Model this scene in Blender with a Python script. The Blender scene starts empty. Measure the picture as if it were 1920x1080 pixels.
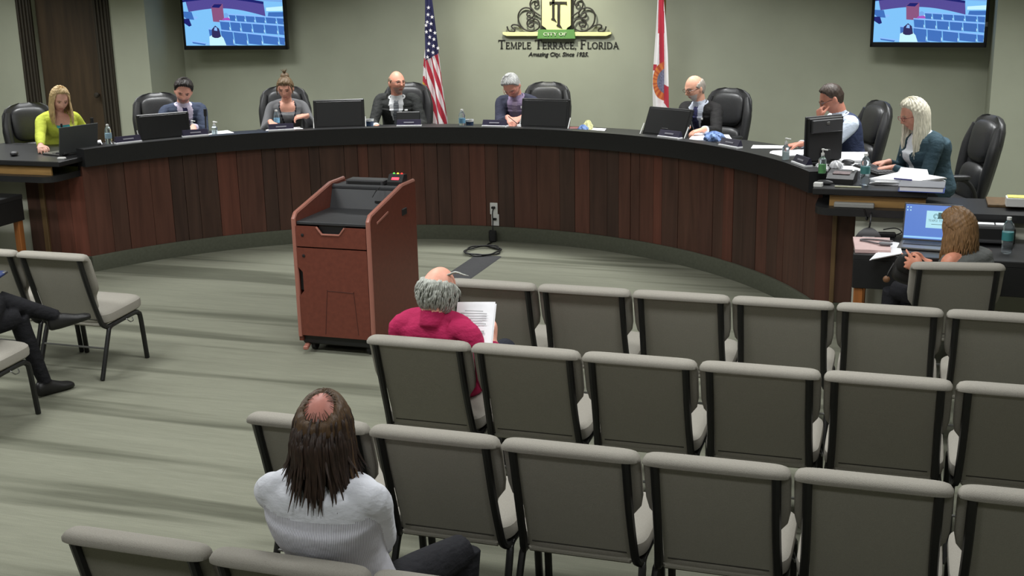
import bpy, bmesh, math, random
import numpy as np
from mathutils import Vector, Matrix, Quaternion, kdtree
from mathutils.bvhtree import BVHTree

random.seed(7); np.random.seed(7)
scene = bpy.context.scene
COL = scene.collection
V3 = lambda *a: Vector(a)

# ------------------------------------------------------------------ camera
# room frame: x along the chair rows, y towards the back wall, z up (metres)
CAM_H, CAM_F, CAM_PITCH, CAM_ROLL, CAM_YAW = 2.568, 2272.0, 0.257, -0.02, 0.318
cam_data = bpy.data.cameras.new('camera')
cam = bpy.data.objects.new('camera', cam_data)
COL.objects.link(cam)
cam_data.sensor_width = 36.0
cam_data.lens = CAM_F / 1920 * 36.0
cam_data.clip_start = 0.05
cam.matrix_world = (Matrix.Translation((0, 0, CAM_H)) @ Matrix.Rotation(CAM_YAW, 4, 'Z')
                    @ Matrix.Rotation(math.pi / 2 - CAM_PITCH, 4, 'X') @ Matrix.Rotation(CAM_ROLL, 4, 'Z'))
scene.camera = cam

# ------------------------------------------------------------------ view + world
scene.view_settings.view_transform = 'Standard'
scene.view_settings.look = 'None'
scene.view_settings.gamma = 1.0
scene.view_settings.use_curve_mapping = False
scene.view_settings.exposure = 0.0
world = bpy.data.worlds.new('world'); scene.world = world
world.use_nodes = True
world.node_tree.nodes['Background'].inputs[0].default_value = (0.5, 0.5, 0.48, 1)
world.node_tree.nodes['Background'].inputs[1].default_value = 0.05

# ------------------------------------------------------------------ ceiling lamps
CEIL = 3.35
def area(name, loc, sx, sy, watts, color=(.985, 1, 1), spread=150, aim=None):
    d = bpy.data.lights.new(name, 'AREA'); d.shape = 'RECTANGLE'; d.size = sx; d.size_y = sy
    d.energy = watts; d.color = color; d.spread = math.radians(spread)
    o = bpy.data.objects.new(name, d); o.location = loc
    if aim is not None:
        o.rotation_euler = (Vector(aim) - Vector(loc)).to_track_quat('-Z', 'Y').to_euler()
    COL.objects.link(o); return o
LIT = 1.9
for x, y, w in ((-10.2, 10.6, 26), (-8.4, 10.0, 23), (-7.0, 10.85, 23), (-5.0, 11.45, 26), (-2.55, 11.45, 26), (-.57, 10.8, 23), (.85, 9.85, 23), (2.5, 10.4, 21)):   # over the dais; the end pair is added to brighten the side walls
    area('dais_and_fill_lamp', (x, y, CEIL - .02), 1.1, .5, w * LIT, spread=130)
for x in (-8.9, -6.0, -3.2, -.4):                          # over the open floor
    area('floor_lamp', (x, 6.4, CEIL - .02), 1.1, .5, 19 * LIT, spread=160)
for x in (-8.4, -5.6, -2.8, 0):                            # over the seats
    area('seat_lamp', (x, 4.5, CEIL - .02), 1.1, .5, (30 if x < -4 else 20) * LIT, spread=165)
for x in (-5.6, -2.2, .8):
    area('rear_lamp', (x, 1.2, CEIL - .02), 1.1, .5, 13 * LIT, spread=150)
sp = bpy.data.lights.new('sign_spot', 'SPOT'); sp.energy = 205; sp.color = (.98, .97, .84)
sp.spot_size = math.radians(95); sp.spot_blend = 1.0; sp.shadow_soft_size = .05
spo = bpy.data.objects.new('sign_spot', sp); spo.location = (-3.83, 12.05, CEIL - .05)
spo.rotation_euler = (Vector((-3.83, 13.0, 2.1)) - spo.location).to_track_quat('-Z', 'Y').to_euler()
COL.objects.link(spo)

# ------------------------------------------------------------------ pixel -> place (1920x1080 photograph)
def ray(u, v):
    X, Y = u - 960.0, v - 540.0
    cr, sr = math.cos(CAM_ROLL), math.sin(CAM_ROLL)
    x, y = X * cr + Y * sr, -X * sr + Y * cr
    c, s = math.cos(CAM_PITCH), math.sin(CAM_PITCH)
    a, b, z = x, CAM_F * c - y * s, -CAM_F * s - y * c
    cp, spn = math.cos(CAM_YAW), math.sin(CAM_YAW)
    return Vector((a * cp - b * spn, a * spn + b * cp, z)) / CAM_F
def onz(u, v, z):
    r = ray(u, v); t = (z - CAM_H) / r.z
    return Vector((r.x * t, r.y * t, z))
def ony(u, v, y):
    r = ray(u, v); t = y / r.y
    return Vector((r.x * t, y, CAM_H + r.z * t))
CX, CY = -3.757, 7.526                                       # centre of the dais arc
def oncyl(u, v, R):
    r = ray(u, v); a = r.x ** 2 + r.y ** 2; b = -2 * (r.x * CX + r.y * CY); c = CX * CX + CY * CY - R * R
    t = (-b + math.sqrt(b * b - 4 * a * c)) / (2 * a)
    return Vector((r.x * t, r.y * t, CAM_H + r.z * t))
def arc_angle(p): return math.atan2(p.x - CX, p.y - CY)
def on_arc(ang, R, z): return Vector((CX + R * math.sin(ang), CY + R * math.cos(ang), z))

# ------------------------------------------------------------------ materials
def lin(c):
    c = c / 255.0
    return c / 12.92 if c <= .04045 else ((c + .055) / 1.055) ** 2.4
def C(r, g, b): return (lin(r), lin(g), lin(b), 1.0)
MATS = {}
def mat(name, col, rough=.6, metal=0.0, spec=.5, var=0.0, vscale=(30, 30, 30), bump=0.0, emit=None, estr=1.0,
        trans=0.0, ior=1.45, alpha=1.0, coat=0.0, objvar=0.0, bdist=.004):
    if name in MATS: return MATS[name]
    m = bpy.data.materials.new(name); m.use_nodes = True
    nt = m.node_tree; N = nt.nodes; L = nt.links; b = N['Principled BSDF']
    b.inputs['Base Color'].default_value = col
    b.inputs['Roughness'].default_value = rough
    b.inputs['Metallic'].default_value = metal
    b.inputs['Specular IOR Level'].default_value = spec
    b.inputs['Coat Weight'].default_value = coat
    if trans: b.inputs['Transmission Weight'].default_value = trans; b.inputs['IOR'].default_value = ior
    if alpha < 1: b.inputs['Alpha'].default_value = alpha
    if emit: b.inputs['Emission Color'].default_value = emit; b.inputs['Emission Strength'].default_value = estr
    if var or bump or objvar:
        tc = N.new('ShaderNodeTexCoord'); mp = N.new('ShaderNodeMapping'); mp.inputs['Scale'].default_value = vscale
        L.new(tc.outputs['Object'], mp.inputs['Vector'])
        nz = N.new('ShaderNodeTexNoise'); nz.inputs['Scale'].default_value = 1.0; nz.inputs['Detail'].default_value = 4
        L.new(mp.outputs['Vector'], nz.inputs['Vector'])
        if var:
            mx = N.new('ShaderNodeMix'); mx.data_type = 'RGBA'
            d = tuple(max(0, c * (1 - var)) for c in col[:3]) + (1,); e = tuple(min(1, c * (1 + var)) for c in col[:3]) + (1,)
            mx.inputs['A'].default_value = d; mx.inputs['B'].default_value = e
            mr = N.new('ShaderNodeMapRange'); mr.inputs['From Min'].default_value = .3; mr.inputs['From Max'].default_value = .7
            L.new(nz.outputs['Fac'], mr.inputs['Value']); L.new(mr.outputs['Result'], mx.inputs['Factor'])
            out = mx.outputs['Result']
            if objvar:
                oi = N.new('ShaderNodeObjectInfo'); hs = N.new('ShaderNodeHueSaturation')
                ma = N.new('ShaderNodeMapRange'); ma.inputs['To Min'].default_value = 1 - objvar; ma.inputs['To Max'].default_value = 1 + objvar
                L.new(oi.outputs['Random'], ma.inputs['Value']); L.new(ma.outputs['Result'], hs.inputs['Value'])
                L.new(out, hs.inputs['Color']); out = hs.outputs['Color']
            L.new(out, b.inputs['Base Color'])
        if bump:
            bp = N.new('ShaderNodeBump'); bp.inputs['Strength'].default_value = bump; bp.inputs['Distance'].default_value = bdist
            L.new(nz.outputs['Fac'], bp.inputs['Height']); L.new(bp.outputs['Normal'], b.inputs['Normal'])
    MATS[name] = m
    return m

def carpet_material():
    m = bpy.data.materials.new('carpet_plank'); m.use_nodes = True
    nt = m.node_tree; N = nt.nodes; L = nt.links; b = N['Principled BSDF']
    b.inputs['Roughness'].default_value = .95; b.inputs['Specular IOR Level'].default_value = .15
    tc = N.new('ShaderNodeTexCoord')
    def noise(scale, detail, rough=.5):
        mp = N.new('ShaderNodeMapping'); mp.inputs['Scale'].default_value = scale
        L.new(tc.outputs['Object'], mp.inputs['Vector'])
        nz = N.new('ShaderNodeTexNoise'); nz.inputs['Scale'].default_value = 1; nz.inputs['Detail'].default_value = detail
        nz.inputs['Roughness'].default_value = rough
        L.new(mp.outputs['Vector'], nz.inputs['Vector']); return nz
    wide = noise((.16, 2.6, 1), 3, .6); mid = noise((.7, 14, 1), 4, .6); fine = noise((5, 90, 1), 3, .6); pile = noise((260, 260, 1), 2)
    r1 = N.new('ShaderNodeValToRGB'); L.new(wide.outputs['Fac'], r1.inputs['Fac'])
    e = r1.color_ramp.elements; e[0].position = .40; e[0].color = C(96, 97, 84); e[1].position = .49; e[1].color = C(128, 129, 114)
    def overlay(a, nz, lo, hi, amt):
        mr = N.new('ShaderNodeMapRange'); mr.inputs['From Min'].default_value = .3; mr.inputs['From Max'].default_value = .7
        mr.inputs['To Min'].default_value = lo; mr.inputs['To Max'].default_value = hi
        L.new(nz.outputs['Fac'], mr.inputs['Value'])
        mx = N.new('ShaderNodeMix'); mx.data_type = 'RGBA'; mx.blend_type = 'MULTIPLY'; mx.inputs['Factor'].default_value = amt
        L.new(a, mx.inputs['A']); L.new(mr.outputs['Result'], mx.inputs['B']); return mx.outputs['Result']
    c = overlay(r1.outputs['Color'], mid, .92, 1.04, 1); c = overlay(c, fine, .9, 1.06, 1); c = overlay(c, pile, .9, 1.08, 1)
    L.new(c, b.inputs['Base Color'])
    bp = N.new('ShaderNodeBump'); bp.inputs['Strength'].default_value = .25; bp.inputs['Distance'].default_value = .004
    L.new(pile.outputs['Fac'], bp.inputs['Height']); L.new(bp.outputs['Normal'], b.inputs['Normal'])
    return m

def plank_material(name, ramp, sc=(14, 14, 1.2)):
    m = bpy.data.materials.new(name); m.use_nodes = True
    nt = m.node_tree; N = nt.nodes; L = nt.links; b = N['Principled BSDF']
    b.inputs['Roughness'].default_value = .42; b.inputs['Specular IOR Level'].default_value = .35
    oi = N.new('ShaderNodeObjectInfo'); r = N.new('ShaderNodeValToRGB'); L.new(oi.outputs['Random'], r.inputs['Fac'])
    els = r.color_ramp.elements
    while len(els) < len(ramp): els.new(.5)
    for k, c in enumerate(ramp): els[k].position = k / (len(ramp) - 1); els[k].color = c
    tc = N.new('ShaderNodeTexCoord'); ad = N.new('ShaderNodeVectorMath'); ad.operation = 'ADD'
    L.new(tc.outputs['Object'], ad.inputs[0]); L.new(oi.outputs['Random'], ad.inputs[1])
    mp = N.new('ShaderNodeMapping'); mp.inputs['Scale'].default_value = sc
    L.new(ad.outputs[0], mp.inputs['Vector'])
    nz = N.new('ShaderNodeTexNoise'); nz.inputs['Scale'].default_value = 1; nz.inputs['Detail'].default_value = 6; nz.inputs['Distortion'].default_value = .6
    L.new(mp.outputs['Vector'], nz.inputs['Vector'])
    mr = N.new('ShaderNodeMapRange'); mr.inputs['From Min'].default_value = .3; mr.inputs['From Max'].default_value = .7
    mr.inputs['To Min'].default_value = .72; mr.inputs['To Max'].default_value = 1.2
    L.new(nz.outputs['Fac'], mr.inputs['Value'])
    mx = N.new('ShaderNodeMix'); mx.data_type = 'RGBA'; mx.blend_type = 'MULTIPLY'; mx.inputs['Factor'].default_value = 1
    L.new(r.outputs['Color'], mx.inputs['A']); L.new(mr.outputs['Result'], mx.inputs['B']); L.new(mx.outputs['Result'], b.inputs['Base Color'])
    return m

M_wall = mat('wall_paint', C(152, 155, 138), .85, spec=.2, var=.03, vscale=(3, 3, 3))
M_basecarpet_shaded = mat('carpet_base_shaded', C(86, 88, 76), .95, spec=.1, var=.08, vscale=(40, 40, 40))  # darker than the floor carpet: the riser's shade is put into the colour
M_ceil = mat('ceiling_white', C(200, 200, 192), .9)
M_carpet = carpet_material()
M_plank = plank_material('dais_wood', [C(68, 50, 43), C(88, 58, 47), C(72, 53, 45), C(104, 61, 49), C(80, 56, 47), C(96, 60, 49), C(70, 52, 45)])
M_black = mat('black_laminate', C(38, 38, 39), .38, spec=.4, var=.1, vscale=(60, 60, 60))
M_blackmat = mat('black_plastic', C(22, 22, 23), .5)
M_screenback = mat('monitor_shell', C(17, 17, 18), .4)
M_darkgrey = mat('dark_grey_plastic', C(58, 58, 60), .45)
M_cream = mat('cream_panel', C(206, 207, 192), .8, spec=.2, var=.03, vscale=(4, 4, 4))
M_oak = mat('raw_plywood', C(150, 116, 66), .6, var=.25, vscale=(3, 20, 20))
M_oakdark = mat('oak_trim', C(96, 74, 46), .5, var=.25, vscale=(20, 20, 2))
M_legwood = mat('desk_leg_wood', C(150, 92, 44), .5, var=.25, vscale=(25, 25, 3))
M_fabric = mat('seat_fabric', C(152, 148, 139), .95, spec=.1, var=.10, vscale=(320, 320, 320), bump=.3)
M_fabric_shaded = mat('seat_fabric_shaded', C(146, 143, 132), .95, spec=.1, var=.08, vscale=(320, 320, 320), bump=.3)  # same fabric as the seat, darkened a little for its shaded rear side
M_frame = mat('black_frame_metal', C(24, 24, 24), .4, spec=.5)
M_steel = mat('grey_steel', C(120, 120, 118), .35, metal=.7)
M_leather = mat('black_leather', C(40, 40, 41), .42, spec=.5, var=.15, vscale=(80, 80, 80), bump=.1)
M_cherry = mat('cherry_laminate', C(106, 56, 44), .42, spec=.35, var=.10, vscale=(30, 30, 2.5))
M_cherryedge = mat('cherry_edge', C(158, 104, 90), .4, spec=.4)
M_paper = mat('white_paper', C(235, 235, 238), .8, var=.02)
M_white = mat('white_plastic', C(225, 225, 222), .45)
M_door = mat('door_wood', C(56, 43, 28), .5, var=.3, vscale=(16, 16, 1.5))
M_trimdark = mat('door_trim_dark', C(44, 38, 29), .5, var=.2, vscale=(20, 20, 2))
M_clear = mat('clear_plastic', C(225, 235, 240), .08, trans=.92, ior=1.2)
M_water = mat('water', C(235, 245, 250), .02, trans=1.0, ior=1.33)
M_red = mat('red_led', C(255, 60, 70), .4, emit=C(255, 60, 80), estr=2.5)
M_ink = mat('print_grey', C(165, 165, 167), .8)

# ------------------------------------------------------------------ mesh helpers
def xf(V, M):
    V = np.asarray(V, float); R = np.array(M.to_3x3()); t = np.array(M.translation)
    return V @ R.T + t
def T(x, y, z, rz=0, rx=0, ry=0):
    return Matrix.Translation((x, y, z)) @ Matrix.Rotation(rz, 4, 'Z') @ Matrix.Rotation(ry, 4, 'Y') @ Matrix.Rotation(rx, 4, 'X')
def frame(o, x, y, z):
    m = Matrix.Identity(4)
    for i, a in enumerate((x, y, z)): m.col[i][:3] = a
    m.col[3][:3] = o; return m
def box(sx, sy, sz, b=0.0):
    x, y, z = sx / 2, sy / 2, sz / 2
    if b <= 0:
        Vv = [(i * x, j * y, k * z) for i in (-1, 1) for j in (-1, 1) for k in (-1, 1)]
        F = [(0, 1, 3, 2), (4, 6, 7, 5), (0, 4, 5, 1), (2, 3, 7, 6), (0, 2, 6, 4), (1, 5, 7, 3)]
        return np.array(Vv), F
    b = min(b, x * .98, y * .98, z * .98)
    Vv = []; idx = {}
    for i in (-1, 1):
        for j in (-1, 1):
            for k in (-1, 1):
                for ax in range(3):
                    p = [i * (x - b), j * (y - b), k * (z - b)]; p[ax] = (i, j, k)[ax] * (x, y, z)[ax]
                    idx[(i, j, k, ax)] = len(Vv); Vv.append(p)
    F = []
    for ax in range(3):
        o = [a for a in range(3) if a != ax]
        for s in (-1, 1):
            q = []
            for a, c in ((-1, -1), (1, -1), (1, 1), (-1, 1)):
                k = [0, 0, 0]; k[ax] = s; k[o[0]] = a; k[o[1]] = c; q.append(idx[(*k, ax)])
            F.append(q)
        for a in (-1, 1):
            for c in (-1, 1):
                k0 = [0, 0, 0]; k0[ax] = -1; k0[o[0]] = a; k0[o[1]] = c; k1 = list(k0); k1[ax] = 1
                F.append([idx[(*k0, o[0])], idx[(*k1, o[0])], idx[(*k1, o[1])], idx[(*k0, o[1])]])
    for i in (-1, 1):
        for j in (-1, 1):
            for k in (-1, 1): F.append([idx[(i, j, k, a)] for a in range(3)])
    return np.array(Vv), F
def loft(rings, caps=True, closed=False):
    k, n = len(rings), len(rings[0]); Vv = [p for r in rings for p in r]; F = []
    for a in range(k - 1 + (1 if closed else 0)):
        b = (a + 1) % k
        for i in range(n):
            j = (i + 1) % n; F.append((a * n + i, a * n + j, b * n + j, b * n + i))
    if caps and not closed:
        F.append(tuple(range(n))[::-1]); F.append(tuple((k - 1) * n + i for i in range(n)))
    return np.array([tuple(p) for p in Vv]), F
def smooth_path(P, sub=6, closed=False):
    P = [Vector(p) for p in P]
    if len(P) < 3 and not closed:
        return [P[0].lerp(P[1], i / sub) for i in range(sub + 1)]
    out = []; n = len(P); m = n if closed else n - 1
    for i in range(m):
        p1, p2 = P[i], P[(i + 1) % n]
        p0 = P[i - 1] if (i > 0 or closed) else p1 * 2 - p2
        p3 = P[(i + 2) % n] if (i + 2 < n or closed) else p2 * 2 - p1
        for s in range(sub):
            t = s / sub
            out.append(.5 * ((2 * p1) + (p2 - p0) * t + (2 * p0 - 5 * p1 + 4 * p2 - p3) * t * t + (3 * p1 - p0 - 3 * p2 + p3) * t ** 3))
    if not closed: out.append(P[-1])
    return out
def tube(P, r, n=8, closed=False, flat=1.0, up=None):
    P = [Vector(p) for p in P]; k = len(P)
    rad = r if hasattr(r, '__len__') else [r] * k
    if len(rad) != k:
        rad = np.interp(np.linspace(0, 1, k), np.linspace(0, 1, len(rad)), rad)
    rings = []; ref = Vector(up) if up is not None else None
    for i in range(k):
        if closed: d = P[(i + 1) % k] - P[i - 1]
        else: d = P[min(i + 1, k - 1)] - P[max(i - 1, 0)]
        d = d.normalized() if d.length > 1e-9 else Vector((0, 0, 1))
        if ref is None:
            ref = Vector((0, 0, 1)) if abs(d.z) < .9 else Vector((0, 1, 0))
        a = (ref - d * ref.dot(d))
        if a.length < 1e-6: a = d.orthogonal()
        a.normalize(); b = d.cross(a)
        if up is None: ref = a
        rings.append([P[i] + (a * math.cos(t) * flat + b * math.sin(t)) * float(rad[i]) for t in np.linspace(0, 2 * math.pi, n, endpoint=False)])
    return loft(rings, caps=not closed, closed=closed)
def lathe(prof, n=20):
    rings = [[(r * math.cos(t), r * math.sin(t), z) for t in np.linspace(0, 2 * math.pi, n, endpoint=False)] for r, z in prof]
    return loft(rings)
def prism(poly, h):
    n = len(poly); Vv = [(x, y, 0) for x, y in poly] + [(x, y, h) for x, y in poly]
    F = [tuple(range(n))[::-1], tuple(range(n, 2 * n))] + [(i, (i + 1) % n, n + (i + 1) % n, n + i) for i in range(n)]
    return np.array(Vv, float), F
def ball(a, b, c, nu=20, nv=12, e1=1.0, e2=1.0):
    sg = lambda v, e: math.copysign(abs(v) ** e, v)
    rings = []
    for i in range(1, nv):
        ph = -math.pi / 2 + math.pi * i / nv
        rings.append([(a * sg(math.cos(ph), e1) * sg(math.cos(t), e2), b * sg(math.cos(ph), e1) * sg(math.sin(t), e2), c * sg(math.sin(ph), e1))
                      for t in np.linspace(0, 2 * math.pi, nu, endpoint=False)])
    Vv, F = loft(rings, caps=False); Vv = np.vstack([Vv, [(0, 0, -c), (0, 0, c)]]); n = nu; k = len(rings); B = k * n
    F += [(B, (i + 1) % n, i) for i in range(n)] + [(B + 1, (k - 1) * n + i, (k - 1) * n + (i + 1) % n) for i in range(n)]
    return Vv, F

class MB:
    def __init__(s): s.V = []; s.F = []; s.m = []; s.n = 0
    def add(s, g, M=None, m=0):
        Vv, F = g
        if M is not None: Vv = xf(Vv, M)
        s.V.append(np.asarray(Vv, float)); s.F += [tuple(int(i) + s.n for i in f) for f in F]
        s.m += (list(m) if hasattr(m, '__len__') else [m] * len(F)); s.n += len(Vv); return s
    def mesh(s, name, mats, smooth=35):
        me = bpy.data.meshes.new(name); Vv = np.vstack(s.V)
        me.from_pydata(Vv.tolist(), [], s.F); me.validate()
        for mm in (mats if isinstance(mats, (list, tuple)) else [mats]): me.materials.append(mm)
        if len(me.polygons) == len(s.m): me.polygons.foreach_set('material_index', s.m)
        bm = bmesh.new(); bm.from_mesh(me); bmesh.ops.recalc_face_normals(bm, faces=bm.faces); bm.to_mesh(me); bm.free()
        if smooth:
            me.polygons.foreach_set('use_smooth', [True] * len(me.polygons)); me.set_sharp_from_angle(angle=math.radians(smooth))
        return me
    def build(s, name, mats, parent=None, smooth=35, M=None):
        o = bpy.data.objects.new(name, s.mesh(name, mats, smooth)); COL.objects.link(o)
        if parent is not None: o.parent = parent
        if M is not None: o.matrix_local = M
        return o
def one(name, g, mats, parent=None, M=None, smooth=35, gm=None): return MB().add(g, gm).build(name, mats, parent, smooth, M)
def tag(o, label, cat, group=None):
    o['label'] = label; o['category'] = cat
    if group: o['group'] = group
    return o
def struct(o): o['kind'] = 'structure'; return o
def thing(name, label, cat, M=None, group=None):
    o = bpy.data.objects.new(name, None); o.empty_display_size = .1; COL.objects.link(o)
    if M is not None: o.matrix_local = M if isinstance(M, Matrix) else Matrix.Translation(M)
    return tag(o, label, cat, group)
def dup(root, M, label=None, group=None):
    r = root.copy(); COL.objects.link(r); r.matrix_local = M
    if label: r['label'] = label
    if group: r['group'] = group
    for ch in list(root.children):
        c = ch.copy(); COL.objects.link(c); c.parent = r
        for g in ch.children:
            d = g.copy(); COL.objects.link(d); d.parent = c
    return r
def move_single(o, M):                                      # place a one-mesh thing whose vertices are already local
    o.matrix_local = M; return o

# ================================================================== the room
YW, YF = 13.0, 12.27                 # recessed centre wall, forward side walls
XL, XR = ony(345, 100, YW).x, ony(1855, 100, YW).x
RX0, RX1, RY0 = -13.0, 3.6, -1.6
def slab(name, x0, x1, y0, y1, z0, z1, m):
    return struct(one(name, box(x1 - x0, y1 - y0, z1 - z0), m, M=T((x0 + x1) / 2, (y0 + y1) / 2, (z0 + z1) / 2), smooth=0))
slab('floor', RX0, RX1, RY0, YW + .2, -.1, 0, M_carpet)
slab('ceiling', RX0, RX1, RY0, YW + .2, CEIL, CEIL + .1, M_ceil)
slab('wall_back', XL, XR, YW, YW + .2, 0, CEIL, M_wall)
slab('wall_back_right', XR, RX1, YF, YW + .2, 0, CEIL, M_wall)
DX0, DX1 = ony(75, 150, YF).x, ony(190, 150, YF).x           # door leaf
TX0, TX1 = ony(48, 150, YF).x, ony(218, 150, YF).x           # outer edge of its trim
DZ, PZ = 2.42, .30                                           # door head, platform height
mb = MB()
for x0, x1, z0, z1 in ((RX0, DX0, 0, CEIL), (DX1, XL, 0, CEIL), (DX0, DX1, DZ, CEIL)):
    dp = YW + .2 - YF if x1 == XL else .4
    mb.add(box(x1 - x0, dp, z1 - z0), T((x0 + x1) / 2, YF + dp / 2, (z0 + z1) / 2))
struct(mb.build('wall_back_left', M_wall, smooth=0))
slab('wall_left', RX0 - .2, RX0, RY0, YW + .2, 0, CEIL, M_wall)
slab('wall_right', RX1, RX1 + .2, RY0, YW + .2, 0, CEIL, M_wall)
slab('wall_rear', RX0, RX1, RY0 - .2, RY0, 0, CEIL, M_wall)
# door with its fluted dark casing
door = struct(bpy.data.objects.new('door_1', None)); COL.objects.link(door); door.location = ((DX0 + DX1) / 2, YF, PZ)
dw = DX1 - DX0
one('leaf', box(dw - .01, .045, DZ - PZ - .01, .004), M_door, door, T(0, .08, (DZ - PZ) / 2))
one('knob', lathe([(.012, 0), (.012, .03), (.03, .04), (.034, .06), (.024, .078), (.002, .082)], 16), M_trimdark, door,
    T(dw / 2 - .09, .056, .92, rx=math.pi / 2))
for sgn, w in ((-1, DX0 - TX0), (1, TX1 - DX1)):
    mb = MB().add(box(w, .03, DZ - PZ + .1, .003), T(0, -.012, (DZ - PZ) / 2 + .05))
    for k in range(4): mb.add(tube([(0, 0, 0), (0, 0, DZ - PZ)], w * .085, 8), T((k - 1.5) * w * .22, -.03, 0))
    mb.build('casing', M_trimdark, door, M=T(sgn * (dw / 2 + w / 2), 0, 0))
one('casing', box(dw + .4, .03, .14, .004), M_trimdark, door, T(0, -.012, DZ - PZ + .07))

# ================================================================== the dais
RD, ZT, ZR = 3.475, 1.048, 1.114
ZB = .14                              # carpeted base under the wood         # wood face radius, worktop, rail top
A0, A1 = math.radians(-66), math.radians(66)
YE = CY + RD * math.cos(A1)           # the two straight ends
def arc_box(a0, a1, r0, r1, z0, z1, n):
    rings = []
    for a in np.linspace(a0, a1, n + 1):
        rings.append([on_arc(a, r0, z0), on_arc(a, r1, z0), on_arc(a, r1, z1), on_arc(a, r0, z1)])
    return loft(rings)
# raised platform behind the dais
mb = MB().add(arc_box(A0, A1, RD + .05, 4.45, 0, PZ, 48))
poly = [on_arc(a, 4.4, 0) for a in np.linspace(A0, A1, 40)]
poly = [(p.x, p.y) for p in poly] + [(RX1, YE + .08), (RX1, YF), (XR, YF), (XR, YW), (XL, YW), (XL, YF), (RX0, YF), (RX0, YE + .08)]
mb.add(prism(poly, PZ))
struct(mb.build('floor_platform', M_carpet, smooth=0))
dais = thing('council_dais', 'long curved council dais with reddish brown vertical planks and black top rail', 'dais', (CX, CY + RD, 0))
DI = Matrix.Translation((-CX, -(CY + RD), 0))
a = A0; rnd = random.Random(5)
while a < A1 - 1e-4:
    w = min(rnd.choice((.10, .13, .16, .19, .24)) / RD, A1 - a)
    if A1 - a - w < .02: w = A1 - a
    p = one('plank', arc_box(a + .0006, a + w - .0006, RD + rnd.uniform(-.003, .002), RD + .03, ZB, .967, 3), M_plank, dais, DI, smooth=0)
    a += w
one('backing', arc_box(A0, A1, RD + .031, RD + .05, .0, .96, 64), M_blackmat, dais, DI, smooth=0)
XE0, XE1 = -7.555, -.317
lip = []
for a in np.linspace(A0, A1, 65):
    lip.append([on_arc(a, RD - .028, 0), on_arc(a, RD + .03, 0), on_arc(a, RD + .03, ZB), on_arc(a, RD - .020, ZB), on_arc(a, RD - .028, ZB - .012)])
struct(one('baseboard_dais', loft(lip), M_basecarpet_shaded, smooth=40))
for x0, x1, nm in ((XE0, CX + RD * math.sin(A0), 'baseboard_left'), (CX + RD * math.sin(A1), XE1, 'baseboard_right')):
    slab(nm, x0, x1, YE - .028, YE + .03, 0, ZB, M_basecarpet_shaded)
for x0, x1 in ((XE0, CX + RD * math.sin(A0)), (CX + RD * math.sin(A1), XE1)):
    nb = max(2, round(abs(x1 - x0) / .14))
    for k in range(nb):
        xa, xb = x0 + (x1 - x0) * k / nb, x0 + (x1 - x0) * (k + 1) / nb
        one('plank', box(xb - xa - .002, .03, .726, .001), M_plank, dais, DI @ T((xa + xb) / 2, YE + .015, ZB + .364), smooth=0)
one('corner_post', box(.033, .035, .726, .004), M_oakdark, dais, DI @ T(-.459, YE - .005, ZB + .364))
one('corner_post', box(.05, .035, .726, .004), M_oakdark, dais, DI @ T(-7.375, YE - .005, ZB + .364))
one('top_rail', arc_box(A0, A1, RD - .080, RD + .052, .958, ZR, 64), M_black, dais, DI)
mb = MB().add(arc_box(A0, A1, RD + .05, 4.18, ZT - .045, ZT, 64))
XB0, XB1 = -8.27, .16                 # straight wings of the worktop
YB = 8.604                            # front edge of the wings
mb.add(box(XB1 + .605, YE + .65 - YB, .045, .006), T((XB1 - .605) / 2, (YB + YE + .65) / 2, ZT - .0225))
mb.add(box(-6.9 - XB0, YE + .65 - YB, .045, .006), T((-6.9 + XB0) / 2, (YB + YE + .65) / 2, ZT - .0225))
mb.build('worktop', M_black, dais, M=DI)
for x0, x1 in ((-8.27, -7.016), (-.49, .151)):
    one('apron_board', box(x1 - x0, .02, .083, .002), M_oak, dais, DI @ T((x0 + x1) / 2, YB + .05, .9615))
def ledge(x0, x1):
    r = .11; y0, y1 = YB - .045, YE + .2
    p = [(x0 + r * (1 - math.cos(t)), y0 + r * (1 - math.sin(t))) for t in np.linspace(0, math.pi / 2, 7)]
    q = [(x1 - r * (1 - math.sin(t)), y0 + r * (1 - math.cos(t))) for t in np.linspace(0, math.pi / 2, 7)]
    return prism(p + q + [(x1, y1), (x0, y1)], .052)
one('ledge', ledge(-.586, 1.18), M_black, dais, DI @ T(0, 0, .868))
one('ledge', ledge(-8.8, -6.96), M_black, dais, DI @ T(0, 0, .868))
one('ledge_top', box(.6, .3, .02, .003), M_oakdark, dais, DI @ T(.86, YE + .03, .930))
one('document_tray', box(.27, .05, .035, .006), mat('tray_grey', C(150, 150, 146), .5), dais, DI @ T(-.32, YB + .01, .938))
def knee(name, x0, x1):
    o = struct(one(name, box(x1 - x0, .10, .868), M_cream, M=T((x0 + x1) / 2, YE + .075, .434), smooth=0)); return o
slab('wall_knee_right', -.306, RX1, YB + .03, YE + .125, 0, .868, M_cream); knee('wall_knee_left', RX0, XE0)

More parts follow.
